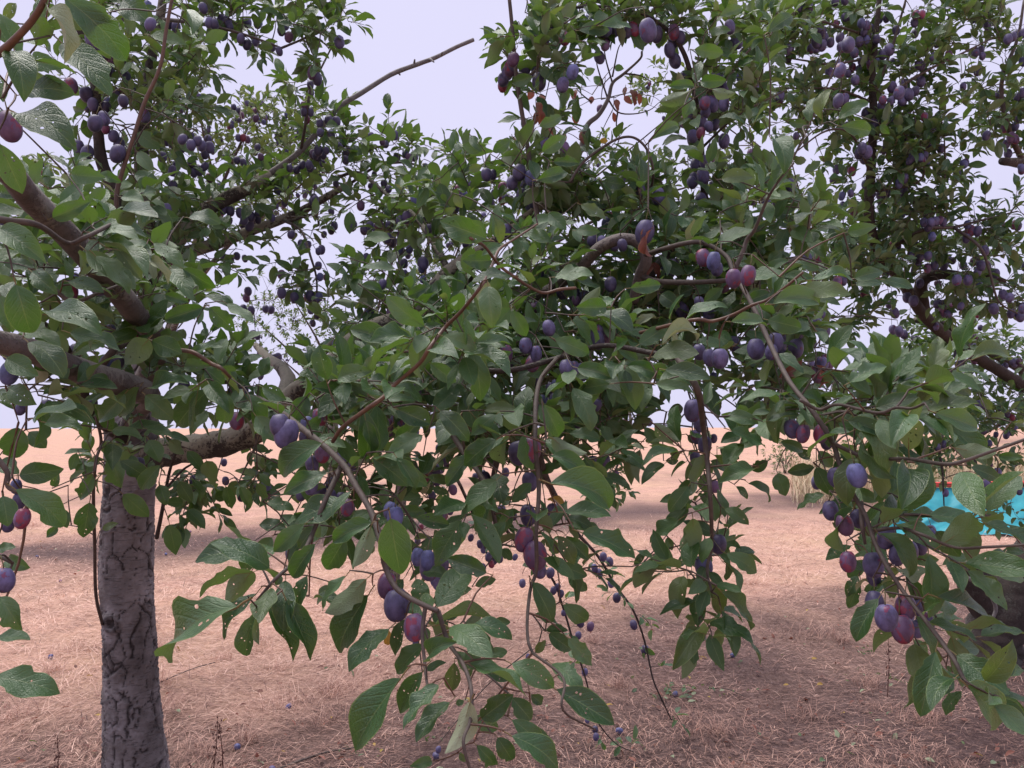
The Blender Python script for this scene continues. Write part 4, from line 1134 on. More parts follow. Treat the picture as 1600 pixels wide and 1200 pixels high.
(1200, 300): [(220,600,520,640,110,'l'),(100,530,280,540,60),(280,550,540,560,50),(540,540,720,500,90),(550,580,720,580,60),(730,550,910,600,70),(0,520,130,430,50),(30,700,320,700,120),(0,800,210,850,130),(200,800,300,880,90),(470,480,480,390,60,'l'),(500,480,540,440,60,'l'),(510,1190,740,1090,110),(750,1190,890,1090,120,'l'),(1020,1090,1080,1100,70,'l'),(330,1190,470,1150,60,'l'),(130,1170,300,1130,40,'l'),(210,1090,70,1160,110,'d'),(300,1080,310,1190,50,'d'),(180,1100,150,1190,60,'d'),(20,560,90,500,70),(320,480,180,440,70),(0,440,90,370,80),(60,120,180,90,70),(90,60,220,40,60),(0,200,70,230,70),(330,120,460,110,60),(500,250,680,210,90)],
(800, 0): [(60,170,160,400,110),(110,30,200,200,80),(260,410,370,340,80),(300,430,440,440,80),(260,480,390,520,80),(180,420,260,520,70),(420,190,610,190,80),(130,480,0,520,90),(1230,200,1370,190,60),(1140,310,1320,330,100),(1300,100,1440,50,70),(880,870,1040,790,90),(190,950,340,850,110),(170,790,310,730,80),(160,1120,350,1080,110),(570,1130,720,1160,90),(1250,1130,1310,1080,70,'l'),(1310,1120,1510,1110,90,'l'),(1130,620,1070,740,90),(1130,560,920,640,90),(1140,540,980,540,70),(1150,520,1180,380,70),(1180,510,1340,500,100),(1250,560,1400,580,60),(560,160,750,180,70),(640,420,700,430,60),(450,460,520,430,60),(570,530,510,480,60),(150,1120,110,1000,70),(260,1010,420,1020,80),(700,600,740,640,40,'d'),(745,560,760,640,50,'d'),(710,540,705,590,30,'d'),(790,580,795,640,30,'d'),(380,570,385,640,40,'d'),(400,560,395,600,30,'d'),(500,600,495,640,40,'d'),(650,620,660,680,40,'d'),(400,690,400,760,50,'d'),(130,560,110,610,50,'d'),(180,590,190,660,50,'d'),(150,640,160,750,60,'d'),(190,680,150,760,50,'d'),(210,780,230,840,60,'d'),(250,790,260,840,40,'d'),(450,800,450,880,50,'d'),(440,900,430,950,50,'d'),(630,700,640,750,30,'d'),(0,850,10,910,40,'d'),(320,830,325,880,30,'d'),(545,880,600,880,40,'y')],
(1200, 0): [(20,870,100,1090,110),(130,1010,40,1180,100),(160,1010,240,1000,70,'l'),(440,740,630,640,80),(460,790,640,820,110),(260,760,290,610,70),(340,750,400,560,60,'l'),(130,760,240,780,70),(0,200,150,100,100),(700,780,760,840,50)],
}
# plums: centre x, centre y, length, and 'r' reddish / 'b' dusty blue
HP = {
(0, 0): [(60,790,190,'r'),(490,280,90),(580,250,120),(685,460,90),(440,540,105,'r'),(540,590,95),(770,630,80),(660,670,75),(650,740,90),(595,770,105),(660,805,65),(735,960,115),(545,955,100),(490,920,90),(745,900,90),(580,650,80),(710,850,80),(1050,150,75),(940,150,85),(1100,170,75),(1270,50,70),(1310,140,70),(1340,150,70),(1435,165,60),(1505,240,65),(1545,280,68),(780,100,70),(1040,880,65),(1080,900,70),(1140,870,70),(1190,850,60),(1140,920,70),(1195,905,75),(1235,880,70),(1260,910,72),(1310,920,75),(1300,870,60),(1200,1020,70),(1245,1065,70),(1280,1040,60),(1015,980,70),(1100,1040,60),(1120,970,60),(1280,965,60),(1310,1110,65),(1210,1080,60),(1080,1160,70),(1520,860,50,'r'),(1490,860,50),(1545,870,50,'r'),(1480,1000,55),(1520,1015,55),(1510,720,45,'r'),(1460,670,45),(1490,690,45)],
(0, 300): [(470,1000,105),(665,1070,108,'b'),(740,1060,90),(60,1130,150,'b'),(10,200,80),(50,1010,90,'b'),(310,980,90),(470,530,60,'b'),(370,860,70),(690,870,90),(1110,890,60),(1150,460,60),(1200,470,60),(1400,110,65),(1440,120,65),(1430,180,60),(1500,130,65),(1520,200,65),(1560,210,70),(1590,160,65),(1400,410,60),(1440,420,60),(1480,400,55),(1410,470,65),(1530,415,50),(1550,620,60),(1540,660,60),(1520,730,60),(1570,740,60),(1580,890,60)],
(0, 600): [(140,840,125,'r'),(50,880,90),(100,640,90,'b'),(120,730,100),(290,140,90),(130,150,90),(520,110,90),(570,130,90),(1480,230,110,'r'),(1410,605,58),(1020,700,80),(1400,490,50)],
(0, 900): [(25,25,150)],
(400, 600): [(190,310,180),(150,260,150),(320,250,100,'b'),(400,205,110,'r'),(310,330,100),(415,430,125,'r'),(350,500,110),(345,640,105),(285,690,85),(550,440,90,'b'),(600,510,80),(470,700,90),(530,720,90),(570,770,110,'r'),(870,830,130,'b'),(840,790,110,'b'),(1070,1100,125,'b'),(1010,1080,110,'b'),(1130,200,78),(755,375,52),(705,360,50),(1090,630,66),(1060,610,60),(1100,700,64),(1140,520,50,'b'),(1160,535,50),(1100,505,50),(1190,500,50),(1080,660,60),(1130,610,60),(1230,660,70,'r'),(1210,790,60),(1485,790,66),(1535,785,66),(1400,1000,55),(1425,1030,58),(1455,1080,60),(1490,1100,62),(1195,950,60),(1030,895,48,'r'),(1010,980,50),(1000,300,52,'b'),(1140,400,50),(750,430,50,'b'),(1420,560,50),(1370,580,50),(1020,570,50),(215,1060,80),(700,860,80,'b')],
(800, 600): [(40,430,150),(115,410,165,'r'),(160,530,110,'b'),(110,610,120),(100,820,135),(75,970,155,'r'),(145,1070,180,'r'),(170,1160,110),(250,800,110),(290,780,80),(1130,165,140),(1175,245,110),(1205,380,112),(1150,330,90),(1145,460,90),(1260,340,60),(1270,640,80,'r'),(1290,1000,120),(1280,130,75),(1230,110,70),(490,220,72),(405,260,70),(530,130,80),(450,190,70),(570,1080,60),(610,1110,62),(545,1180,55),(515,1150,55),(40,90,60),(820,240,50),(860,240,50),(725,350,44),(240,1180,70)],
(1200, 600): [(150,280,120),(220,310,115,'r'),(245,235,90,'b'),(330,310,115,'r'),(370,360,100),(555,570,150,'b'),(425,580,125),(305,615,85),(390,790,120),(480,880,132,'r'),(565,840,120),(740,960,140),(805,1070,125),(890,1040,118),(950,1010,115),(500,1110,128,'r'),(660,1130,155),(930,890,90,'b'),(1020,920,80,'b'),(1435,550,55),(1360,630,70),(1290,750,70),(1345,720,65),(1400,700,70),(1380,760,60),(1110,680,50),(1160,1165,58,'b'),(1490,320,50),(1520,300,50),(1380,370,50,'b'),(1440,150,50),(1170,290,50),(1570,670,50)],
(400, 900): [(820,60,165,'r'),(880,180,195),(990,320,165,'r'),(1000,420,60),(1140,1085,46)],
(1200, 900): [(740,260,165),(860,195,150,'r'),(840,330,170,'r'),(665,170,150),(940,200,110),(990,290,125),(660,5,110),(935,330,110),(870,250,100,'b')],
(800, 900): [(65,45,55),(260,90,55),(305,110,52),(285,70,52),(425,290,65),(490,315,62,'r'),(415,370,50),(620,45,58),(655,135,66),(760,305,62),(830,460,62),(100,505,40),(550,0,40),(455,600,50),(470,900,40),(520,960,48),(525,1005,50)],
(800, 300): [(1195,410,112,'r'),(1260,430,115,'b'),(1385,540,118,'r'),(1475,520,128,'r'),(830,250,150),(1525,980,130),(1235,1035,112),(1170,1000,100),(1300,1040,125),(145,740,100,'r'),(230,850,100),(150,1010,100),(130,1070,110,'r'),(410,850,90,'r'),(400,680,70,'r'),(340,1100,110),(390,1100,90),(770,1100,85),(720,1060,70),(620,1120,80),(1170,690,80),(130,80,105),(60,20,90),(1180,50,88),(1280,480,90),(1140,900,60),(1480,880,70),(1340,650,50),(85,960,100),(500,300,80),(560,310,80),(690,330,80),(640,330,80),(1020,580,70),(860,1150,60,'b'),(1260,1160,70,'b')],
(1200, 300): [(460,25,55,'b'),(465,85,52),(535,115,64,'r'),(735,110,62),(975,190,60),(1000,220,60),(1020,190,58),(1045,180,55),(1025,278,60,'b'),(1260,240,75,'r'),(1310,245,66),(1240,290,60),(1355,365,64),(1330,460,66),(1370,460,60),(1420,510,64),(1310,500,60),(1375,580,54,'b'),(1470,640,66),(1510,660,60),(910,680,70),(870,660,66),(790,755,72),(760,700,60),(240,400,88,'b'),(210,370,70),(325,710,72,'b'),(335,770,66),(355,870,80),(275,945,70),(45,940,125),(20,1000,100),(1575,780,66),(1520,760,60),(1590,730,60),(1410,730,70),(1190,1080,54),(1210,1080,50),(1100,460,60),(950,410,60),(1000,400,60),(820,870,70),(850,890,60),(800,900,60),(780,860,60),(1180,550,70),(1250,550,66),(950,570,60),(1060,575,50,'r'),(1145,705,44,'r'),(1295,905,40,'r'),(600,630,60,'r'),(700,20,60),(740,10,60),(650,10,55),(270,1080,60),(510,1140,60),(1170,985,40,'r'),(1310,770,40,'r'),(1050,840,50),(40,300,70),(80,280,60)],
(800, 0): [(800,220,100),(850,190,140),(905,215,100),(985,315,92),(1018,380,95),(170,510,115),(1080,480,80),(1200,640,100),(1250,650,105),(1325,650,92),(1185,760,84),(1270,780,78),(1130,850,85),(1180,830,74,'r'),(1325,880,90),(1250,935,82),(1145,920,64,'r'),(1150,1030,90),(1205,1010,84),(1255,990,45,'r'),(1195,1100,105),(1125,1140,82),(1210,700,80),(1230,790,70),(1490,955,55,'r'),(1540,965,50),(650,1110,64),(690,1125,62),(610,1110,58),(690,1080,50),(550,680,55,'r'),(60,1180,60),(20,1170,50)],
(1200, 0): [(300,265,75),(340,285,72),(350,235,70),(390,265,62),(450,235,64),(500,280,100),(460,295,70),(570,260,64),(540,330,70),(620,165,50,'r'),(800,190,62),(385,455,70),(450,440,92),(440,400,60),(545,500,66),(500,460,50),(440,630,88),(480,620,74),(360,590,60),(820,580,82),(850,525,64),(775,545,70),(880,590,78),(955,510,70),(840,630,66),(920,570,60),(770,630,60),(760,310,78),(720,340,66),(610,705,68),(660,710,60),(690,700,60),(660,780,70),(175,850,50),(590,930,80),(620,950,80),(570,960,70),(600,990,70),(410,1120,58),(430,1060,60),(610,1155,62,'b'),(1310,445,58),(1560,215,60),(1500,245,66),(1530,230,60),(1590,210,60),(1560,610,58),(1590,580,60),(1440,590,50),(1520,860,70,'r'),(1480,800,60,'r'),(1545,870,62,'r'),(1490,900,56),(1500,960,60),(220,60,70),(260,50,60),(190,50,60),(420,10,60),(480,0,60),(320,180,60),(340,200,60),(1220,540,50),(1300,330,50),(1340,350,50),(1480,440,50),(880,720,40)],
(400, 0): [(340,530,58),(300,660,55,'r'),(300,700,55),(340,700,58),(345,580,50),(390,600,50),(320,750,50),(100,295,60),(145,320,58),(0,260,60),(270,820,42),(255,850,42),(390,940,75),(420,970,55),(440,940,50),(370,970,52),(415,1020,48),(210,1050,55),(255,1060,58),(290,1030,55),(330,1030,60),(340,1050,58),(570,960,80),(560,1000,60),(520,920,60),(540,900,55),(720,850,52),(810,900,54),(790,890,46),(880,985,62),(950,1005,40,'b'),(1110,1095,56),(1150,1130,52),(1060,1040,44),(1440,1090,85),(1480,1090,66),(1275,1140,54),(1330,1150,54),(1260,1180,52),(800,1150,56),(830,1180,52),(925,1120,48),(595,1090,40),(740,1090,44),(715,1160,42),(500,1150,50),(560,1170,50),(0,740,50,'r'),(10,920,50),(30,980,50,'r')],
(400, 300): [(220,265,60),(290,340,62),(325,330,56),(280,320,52),(410,360,62),(390,370,50),(425,265,46),(180,70,52),(370,50,62),(350,60,52),(390,460,56),(400,530,54,'b'),(440,535,50),(340,740,50),(380,775,48),(355,820,48),(905,360,62,'b'),(960,355,62,'b'),(950,395,48),(925,445,64),(900,450,50),(930,510,54),(1040,475,68,'b'),(1045,545,54,'b'),(790,575,68),(690,405,52),(780,420,48),(870,690,80,'r'),(1195,540,50),(1080,230,64),(1300,25,68,'b'),(1270,10,60),(1450,60,56),(1420,150,50),(1510,495,58,'r'),(1430,500,56),(1350,510,54),(850,905,50),(250,1040,56),(290,1040,52),(270,1050,48),(140,1030,56),(110,1040,56),(60,730,54),(95,735,56),(490,210,58),(470,240,56),(585,890,58,'r'),(470,120,50),(10,170,60),(100,160,54),(150,170,54),(10,900,50),(30,1150,50),(680,230,50),(1560,40,60),(1590,50,60),(1310,320,60),(1340,340,50)],
}
# ------------------------------------------------------------------ grow them
LET = {'l': 1, 'c': 2, 'd': 3, 'y': 4, 'u': 2}
def depth_for_leaf(x, y, L2):
    d = D(x, y)
    L = L2 / F * d
    if L < 0.050:
        d *= min(1.45, 0.050 / max(L, 1e-3))
    elif L > 0.105:
        d *= max(0.8, 0.105 / L)
    return d
jobs = []
for (ox, oy), rows in HL.items():
    for r in rows:
        bx_, by_, tx_, ty_, w = r[:5]
        c = r[5] if len(r) > 5 else ''
        jobs.append(('leaf', ox + bx_ / 4, oy + by_ / 4, ox + tx_ / 4, oy + ty_ / 4, w / 4, c))
items = []
for (_, bx_, by_, tx_, ty_, w, c) in jobs:
    if c == 'd' and w < 18:
        tx_, ty_, w = bx_ + (tx_ - bx_) * 1.3, by_ + (ty_ - by_) * 1.3, w * 1.05
    L2 = math.hypot(tx_ - bx_, ty_ - by_)
    mx_, my_ = (bx_ + tx_) / 2, (by_ + ty_) / 2
    d = depth_for_leaf(mx_, my_, L2) + rng.normal(0, 0.02)
    if c == 'd' and w > 18:
        d *= 0.9
    lift = rng.normal(0, 0.30) * L2 / F * d
    b = P(bx_, by_, d - lift / 2)
    t = P(tx_, ty_, d + lift / 2)
    ax = t - b
    L = np.linalg.norm(ax)
    m_ = (b + t) / 2
    cv = unit(CAM - m_)
    cp = unit(cv - unit(ax) * np.dot(cv, unit(ax)))
    side = np.cross(unit(ax), cp)
    ratio = (w / F * d) / (0.52 * L)
    ratio_c = min(1.0, ratio)
    a = math.acos(max(0.2, ratio_c)) * 0.85
    if side[2] < 0:
        side = -side
    nrm = math.cos(a) * cp + math.sin(a) * side
    if c in ('u',) or (c == '' and rng.random() < 0.035):
        nrm = -nrm
    ws = min(1.45, max(1.0, ratio)) if ratio > 1 else 1.0
    if ratio < 0.55:
        ws = 0.85
    items.append(('leaf', b, unit(ax), nrm, L, ws, LET.get(c, 0), c, d))
def owner(x, y, d):
    return right if (x > 1215 and d > 1.9) else main
for (ox, oy), rows in HP.items():
    for r in rows:
        x, y, h = ox + r[0] / 4, oy + r[1] / 4, r[2] / 4
        c = r[3] if len(r) > 3 else ''
        d = min(4.2, max(0.82, 47.0 / h))
        near_wood = owner(x, y, d)
        best = None
        for s_ in np.linspace(max(0.72, 0.027 / (h / F * d)), min(1.3, 0.056 / (h / F * d)), 13):     # hang it close to some wood
            q_ = P(x, y, d * s_)
            g_ = abs(np.linalg.norm(near_wood.near(q_)[0] - q_) - 0.055) + 0.10 * abs(math.log(s_))
            if best is None or g_ < best[0]:
                best = (g_, d * s_)
        d = best[1]
        items.append(('plum', P(x, y, d), h / F * d * 1.08, 1 if c == 'r' else 2 if c == 'b' else 0, x, y, d))

order = []
for it in items:
    if it[0] == 'leaf':
        x, y, d = proj(it[1])
        t = owner(x, y, d)
        order.append((np.linalg.norm(t.near(it[1])[0] - it[1]), t, it))
    else:
        t = owner(it[4], it[5], it[6])
        order.append((np.linalg.norm(t.near(it[1])[0] - it[1]), t, it))
order.sort(key=lambda q: q[0])
for _, t, it in order:
    if it[0] == 'leaf':
        _, b, ax, nrm, L, ws, mi, c, d = it
        foot = b - ax * 0.16 * L
        q, qd = t.near(foot)
        g = np.linalg.norm(q - foot)
        t.twig(q, foot, 0.0009 + 0.0013 * min(1, g * 3), 1 if d < 1.35 and rng.random() < .6 else 0, sag=0.05)
        kind = 'curl' if (mi == 3 or (mi == 2 and c != 'u')) else 'hero'
        var = None
        if c == 'u':
            var = 5
        t.leaf(b, ax, nrm, L, ws, mi, kind if d < 1.9 else None, var)
    else:
        _, c, L, mi, x, y, d = it
        top = t.plum(c, L, mi)
        q, qd = t.near(top + np.array([0, 0, 0.01]))
        g = np.linalg.norm(q - top)
        t.twig(q, top, 0.0010 + 0.0012 * min(1, g * 3), 0, sag=0.06)

FRUIT = np.array([(it[4], it[5], it[6]) for it in items if it[0] == 'plum'] + [(*proj(it[1] + it[2] * it[4] / 2)[:2], it[8]) for it in items if it[0] == 'leaf' and it[7] in 'cdu' and it[7]])
def hides_fruit(p, r=0.045):
    """fruit spurs stay open: no leafy shoot right in front of the plums"""
    x, y, d = proj(p)
    R = r / d * F
    q = FRUIT[(abs(FRUIT[:, 0] - x) < R) & (abs(FRUIT[:, 1] - y) < R)]
    return len(q) > 0 and bool((q[:, 2] > d - 0.02).any()) and rng.random() < 0.88
for line in DRESS:
    main.dress(line)
DENS = 1.5
def fill(t, n, cx, cy, rx, ry, d0, d1, L=0.062, k=7, plums=0.0, light=0.04, up=0.35, maxd=0.4, heading=None):
    c = []
    for _ in range(int(round(n * DENS))):
        while True:
            a, b = rng.uniform(-1, 1), rng.uniform(-1, 1)
            if a * a + b * b < 1:
                break
        p = P(cx + a * rx, cy + b * ry, rng.uniform(d0, d1))
        c.append((np.linalg.norm(t.near(p)[0] - p), p))
    c.sort(key=lambda q: q[0])
    for _, p in c:
        if hides_fruit(p, 0.045 if L < 0.066 else 0.07):
            continue
        t.sprout(p, L, k, plums, up, light, maxd, heading)

# main tree, middle distance
for a in ((14, 140, 60, 60, 110, 2.2, 2.5), (26, 220, 70, 110, 90, 2.2, 2.7), (22, 215, 200, 90, 80, 2.1, 2.7), (12, 330, 20, 60, 40, 2.4, 2.7), (18, 390, 40, 70, 40, 2.4, 2.7), (18, 490, 55, 60, 60, 2.4, 2.7),
          (14, 500, 160, 50, 60, 2.7, 3.0), (26, 320, 330, 100, 50, 2.6, 2.9), (26, 440, 300, 90, 50, 2.8, 3.1), (36, 560, 240, 100, 55, 2.8, 3.1), (20, 650, 265, 60, 40, 2.7, 3.1), (24, 620, 340, 80, 50, 2.5, 2.9),
          (13, 480, 390, 50, 70, 2.6, 2.9), (6, 490, 470, 35, 40, 2.6, 2.8), (26, 610, 425, 60, 60, 2.1, 2.5), (30, 720, 290, 80, 60, 2.1, 2.5), (26, 720, 390, 70, 70, 1.9, 2.4), (20, 620, 500, 60, 50, 2.0, 2.4),
          (20, 850, 85, 60, 80, 1.9, 2.1), (16, 930, 25, 70, 28, 2.1, 2.3), (14, 1020, 28, 60, 22, 2.1, 2.3), (10, 840, 215, 35, 60, 1.9, 2.1), (32, 900, 300, 100, 55, 1.9, 2.3), (24, 990, 300, 80, 60, 1.8, 2.2),
          (16, 1095, 250, 50, 110, 2.1, 2.4), (24, 1130, 150, 70, 55, 2.0, 2.4), (16, 1160, 60, 60, 45, 2.1, 2.4), (26, 1150, 270, 80, 70, 1.9, 2.3), (26, 1200, 340, 70, 60, 1.6, 2.1), (20, 1040, 350, 80, 40, 1.8, 2.2),
          (26, 860, 370, 90, 60, 1.7, 2.2), (20, 1130, 420, 90, 50, 1.7, 2.2), (16, 960, 440, 90, 50, 1.8, 2.3), (12, 250, 270, 60, 60, 2.3, 2.7)):
    fill(main, *a, plums=0.16)
DENS = 1.6
# main tree, near
for a in ((14, 90, 400, 100, 70, 1.15, 1.6), (14, 100, 500, 110, 60, 1.2, 1.7), (14, 230, 560, 110, 60, 1.6, 2.2), (10, 350, 590, 60, 50, 1.6, 2.0), (9, 60, 610, 70, 40, 1.15, 1.5), (8, 190, 690, 60, 50, 2.0, 2.4),
          (26, 620, 640, 120, 90, 1.3, 1.9), (22, 560, 590, 80, 60, 1.5, 2.1), (26, 780, 620, 110, 100, 1.4, 2.0), (22, 740, 740, 110, 80, 1.3, 2.0), (14, 680, 830, 90, 60, 1.2, 1.7), (24, 920, 570, 110, 80, 1.4, 2.0), (12, 900, 690, 70, 60, 1.3, 1.9),
          (20, 1060, 530, 100, 70, 1.4, 1.9), (20, 1180, 500, 90, 70, 1.4, 2.0), (10, 1110, 690, 50, 60, 1.35, 1.5), (8, 1110, 830, 40, 90, 1.35, 1.5), (16, 1240, 560, 90, 60, 1.3, 1.8), (14, 1300, 620, 90, 40, 1.2, 1.5), (9, 1430, 620, 70, 30, 1.1, 1.4),
          (14, 850, 500, 100, 60, 1.5, 2.1), (14, 700, 500, 90, 60, 1.5, 2.1), (10, 860, 860, 60, 60, 1.2, 1.5), (8, 1400, 870, 60, 50, 1.1, 1.3), (5, 1460, 1000, 40, 40, .98, 1.1), (12, 960, 660, 60, 40, 1.5, 2.2)):
    fill(main, *a, plums=0.12)
for c_, n in (((340, 745, 60, 40, 2.2, 2.5), 9), ((300, 770, 40, 40, 2.2, 2.4), 5), ((390, 740, 40, 50, 2.2, 2.5), 6)):
    fill(main, n, *c_, plums=0.1, up=-0.6)
DENS = 1.5
# the leafy depth behind the near boughs
for a in ((36, 600, 560, 110, 80, 1.8, 2.6), (44, 760, 540, 130, 90, 1.8, 2.6), (44, 920, 520, 130, 90, 1.8, 2.6), (44, 1080, 480, 120, 90, 1.8, 2.6), (36, 1200, 440, 90, 90, 1.8, 2.6), (34, 900, 640, 120, 60, 1.7, 2.4), (28, 720, 680, 120, 70, 1.7, 2.4), (22, 560, 680, 90, 60, 1.6, 2.2), (20, 1230, 600, 80, 40, 1.7, 2.3),
          (24, 120, 440, 120, 80, 1.3, 1.9), (20, 230, 480, 80, 70, 1.5, 2.1), (26, 310, 370, 100, 60, 2.4, 2.9), (18, 420, 330, 70, 50, 2.6, 3.0), (20, 120, 340, 110, 60, 1.5, 2.2), (24, 240, 130, 90, 120, 2.2, 2.7), (20, 580, 260, 90, 50, 2.6, 3.0), (24, 680, 330, 80, 60, 2.2, 2.8), (20, 860, 250, 80, 60, 2.0, 2.4), (16, 700, 800, 110, 50, 1.5, 2.0), (14, 520, 780, 70, 50, 1.4, 1.8)):
    fill(main, *a, plums=0.08)
DENS = 0.8
# a second, nearer coat of large leaves over the boughs
for a in ((16, 620, 620, 110, 80, 1.12, 1.3), (14, 560, 720, 80, 60, 1.08, 1.25), (12, 500, 820, 60, 60, 1.05, 1.15), (8, 450, 900, 60, 40, 1.0, 1.12), (12, 620, 830, 70, 50, 1.0, 1.15), (10, 720, 720, 70, 80, 1.12, 1.3),
          (12, 860, 700, 70, 60, 1.12, 1.25), (12, 870, 820, 60, 60, 1.08, 1.2), (8, 900, 950, 40, 60, 1.0, 1.15), (12, 800, 560, 90, 60, 1.2, 1.4), (14, 940, 520, 90, 60, 1.22, 1.4), (10, 680, 480, 80, 60, 1.1, 1.3),
          (12, 1080, 560, 80, 50, 1.18, 1.3), (10, 1190, 490, 60, 50, 1.12, 1.25), (6, 1105, 740, 40, 50, 1.25, 1.35), (6, 1110, 880, 35, 60, 1.25, 1.3), (12, 1260, 610, 70, 40, 1.1, 1.25), (8, 1360, 660, 70, 30, 1.05, 1.2),
          (8, 1400, 850, 60, 50, 1.0, 1.12), (7, 1440, 960, 50, 50, .93, 1.05), (3, 1500, 1070, 50, 30, .86, .95), (8, 740, 1090, 50, 70, .83, .92), (6, 650, 1010, 50, 40, .93, 1.02), (7, 860, 1060, 50, 40, .9, 1.0), (16, 1330, 640, 90, 45, 1.05, 1.35), (10, 1480, 600, 80, 40, .95, 1.2), (12, 1105, 700, 60, 60, 1.25, 1.45), (12, 1100, 830, 55, 80, 1.22, 1.4), (8, 1110, 920, 40, 50, 1.2, 1.3), (4, 1510, 840, 80, 30, .95, 1.1), (14, 60, 615, 80, 50, 1.0, 1.35), (10, 130, 650, 70, 50, 1.3, 1.8), (10, 220, 560, 80, 50, 1.35, 1.8), (10, 380, 600, 60, 50, 1.35, 1.6), (10, 60, 480, 60, 80, 1.0, 1.3), (8, 60, 150, 60, 70, .9, 1.1), (10, 990, 640, 50, 50, 1.4, 1.8)):
    fill(main, *a, L=0.070, k=6, plums=0.0, light=0.06, up=-0.1, maxd=0.3)
DENS = 1.5
# whips
for a, b, d in ((885, 835, 2.7), (905, 850, 2.9), (930, 875, 3.2), (950, 890, 3.4), (960, 925, 3.5), (975, 935, 3.5), (1000, 960, 3.55), (1015, 975, 3.55), (1030, 1042, 3.6), (1005, 1010, 3.6), (1050, 1120, 3.65), (1060, 1122, 3.65)):
    main.sprout(P(a, b, d), 0.05, 3, 0.1, 0.0)
for a, b, d in ((780, 790, 2.3), (800, 850, 2.8), (840, 880, 3.0), (880, 940, 3.2), (890, 985, 3.2), (900, 1030, 3.2), (940, 1150, 3.35), (985, 1165, 3.5), (975, 1165, 3.5), (770, 860, 2.6), (740, 820, 2.6), (700, 760, 2.6), (690, 700, 2.6), (715, 720, 2.6), (770, 720, 2.5), (740, 690, 2.5)):
    main.sprout(P(a, b, d), 0.052, 4, 0.5, 0.0, plump=0.032)
DENS = 1.9
# right tree
for a in ((24, 1290, 55, 90, 55, 3.1, 3.5), (30, 1400, 60, 90, 70, 3.1, 3.5), (22, 1320, 140, 90, 45, 3.1, 3.4), (14, 1250, 170, 60, 50, 3.0, 3.3), (30, 1355, 240, 70, 70, 3.1, 3.5), (16, 1425, 210, 45, 60, 3.1, 3.4), (14, 1480, 120, 60, 60, 3.1, 3.4),
          (24, 1420, 300, 70, 55, 3.1, 3.5), (36, 1400, 375, 100, 60, 3.1, 3.7), (34, 1480, 440, 90, 60, 3.2, 3.8), (22, 1320, 450, 60, 70, 3.0, 3.3), (20, 1290, 380, 60, 60, 2.8, 3.2), (20, 1560, 440, 50, 70, 3.1, 3.6), (26, 1450, 560, 80, 50, 3.8, 4.3), (30, 1550, 600, 60, 70, 3.9, 4.6),
          (30, 1560, 110, 55, 100, 3.2, 3.6), (14, 1580, 210, 40, 50, 3.3, 3.6), (7, 1475, 230, 40, 60, 3.1, 3.3), (12, 1560, 345, 60, 35, 3.1, 3.4), (20, 1540, 670, 70, 50, 4.0, 4.6), (5, 1560, 790, 40, 20, 3.9, 4.2), (8, 1470, 710, 30, 60, 3.8, 4.0), (14, 1520, 20, 60, 30, 3.2, 3.5), (16, 1230, 40, 50, 40, 3.0, 3.3)):
    fill(right, *a, plums=0.16, k=8)
fill(right, 12, 1530, 680, 80, 60, 3.9, 4.4, plums=0.1, light=0.6)
fill(right, 16, 1500, 540, 90, 50, 4.0, 4.5, plums=0.2, light=0.5)
DENS = 1.7
# scrub on the far bank
for px_, d_, w_, lab in ((1318, 21, 1.0, 'grey green bush on the far bank behind the upper hanging plum bough'), (1432, 19, 1.3, 'wide low bush on the far bank above the left end of the red rail'), (1225, 24, 0.8, 'small far bush on the bank just right of the hanging leafy whip')):
    b_ = ground_point(px_, d_)
    bush = Tree('bush', lab, b_, 'bush', 'bushes on the far bank')
    for k_ in range(7):
        a_ = k_ * 0.9
        bush.limb([b_ + [0, 0, -.05], b_ + np.array([math.cos(a_) * .15 * w_, math.sin(a_) * .15 * w_, .4]), b_ + np.array([math.cos(a_) * .5 * w_, math.sin(a_) * .5 * w_, rng.uniform(.6, 1.0)])], .02, .006, M_TWIG, 'stem', 5, 4)
    for _ in range(int(110 * w_)):
        v_ = rand_unit() * np.array([.85 * w_, .6 * w_, .6]) * rng.random() ** .4
        bush.sprout(b_ + v_ + np.array([0, 0, .55]), 0.075, 8, 0, .2, .55, .9)
    bush.finish(max_leaf=0, max_plum=0)
# trees behind
for a in ((46, 350, 215, 110, 65, 4.9, 5.5), (22, 440, 180, 60, 50, 4.7, 5.2), (20, 280, 150, 50, 60, 5.0, 5.4), (24, 400, 300, 90, 50, 4.8, 5.4), (14, 50, 290, 60, 50, 5.3, 5.7), (24, 470, 250, 70, 50, 4.6, 5.0), (8, 305, 120, 14, 40, 4.95, 5.05), (16, 250, 320, 80, 60, 5.0, 5.5)):
    fill(back, *a, plums=0.3, light=0.75, k=8, maxd=0.6)
for a in ((30, 950, 280, 120, 60, 5.6, 6.2), (14, 1035, 140, 45, 40, 5.4, 5.8), (22, 850, 310, 90, 60, 5.9, 6.4), (26, 1060, 330, 100, 80, 5.4, 6.0), (18, 1200, 280, 80, 70, 5.2, 5.8), (20, 1180, 430, 90, 60, 5.0, 5.6), (22, 700, 330, 80, 50, 5.8, 6.2), (24, 760, 450, 110, 70, 5.8, 6.4), (22, 920, 430, 110, 70, 5.6, 6.2), (20, 650, 450, 70, 60, 5.8, 6.2), (10, 960, 640, 50, 30, 4.8, 5.4), (12, 960, 700, 35, 50, 4.6, 4.9), (8, 945, 750, 40, 30, 4.6, 4.8)):
    fill(mid, *a, plums=0.12, light=0.55, k=8, maxd=0.6)
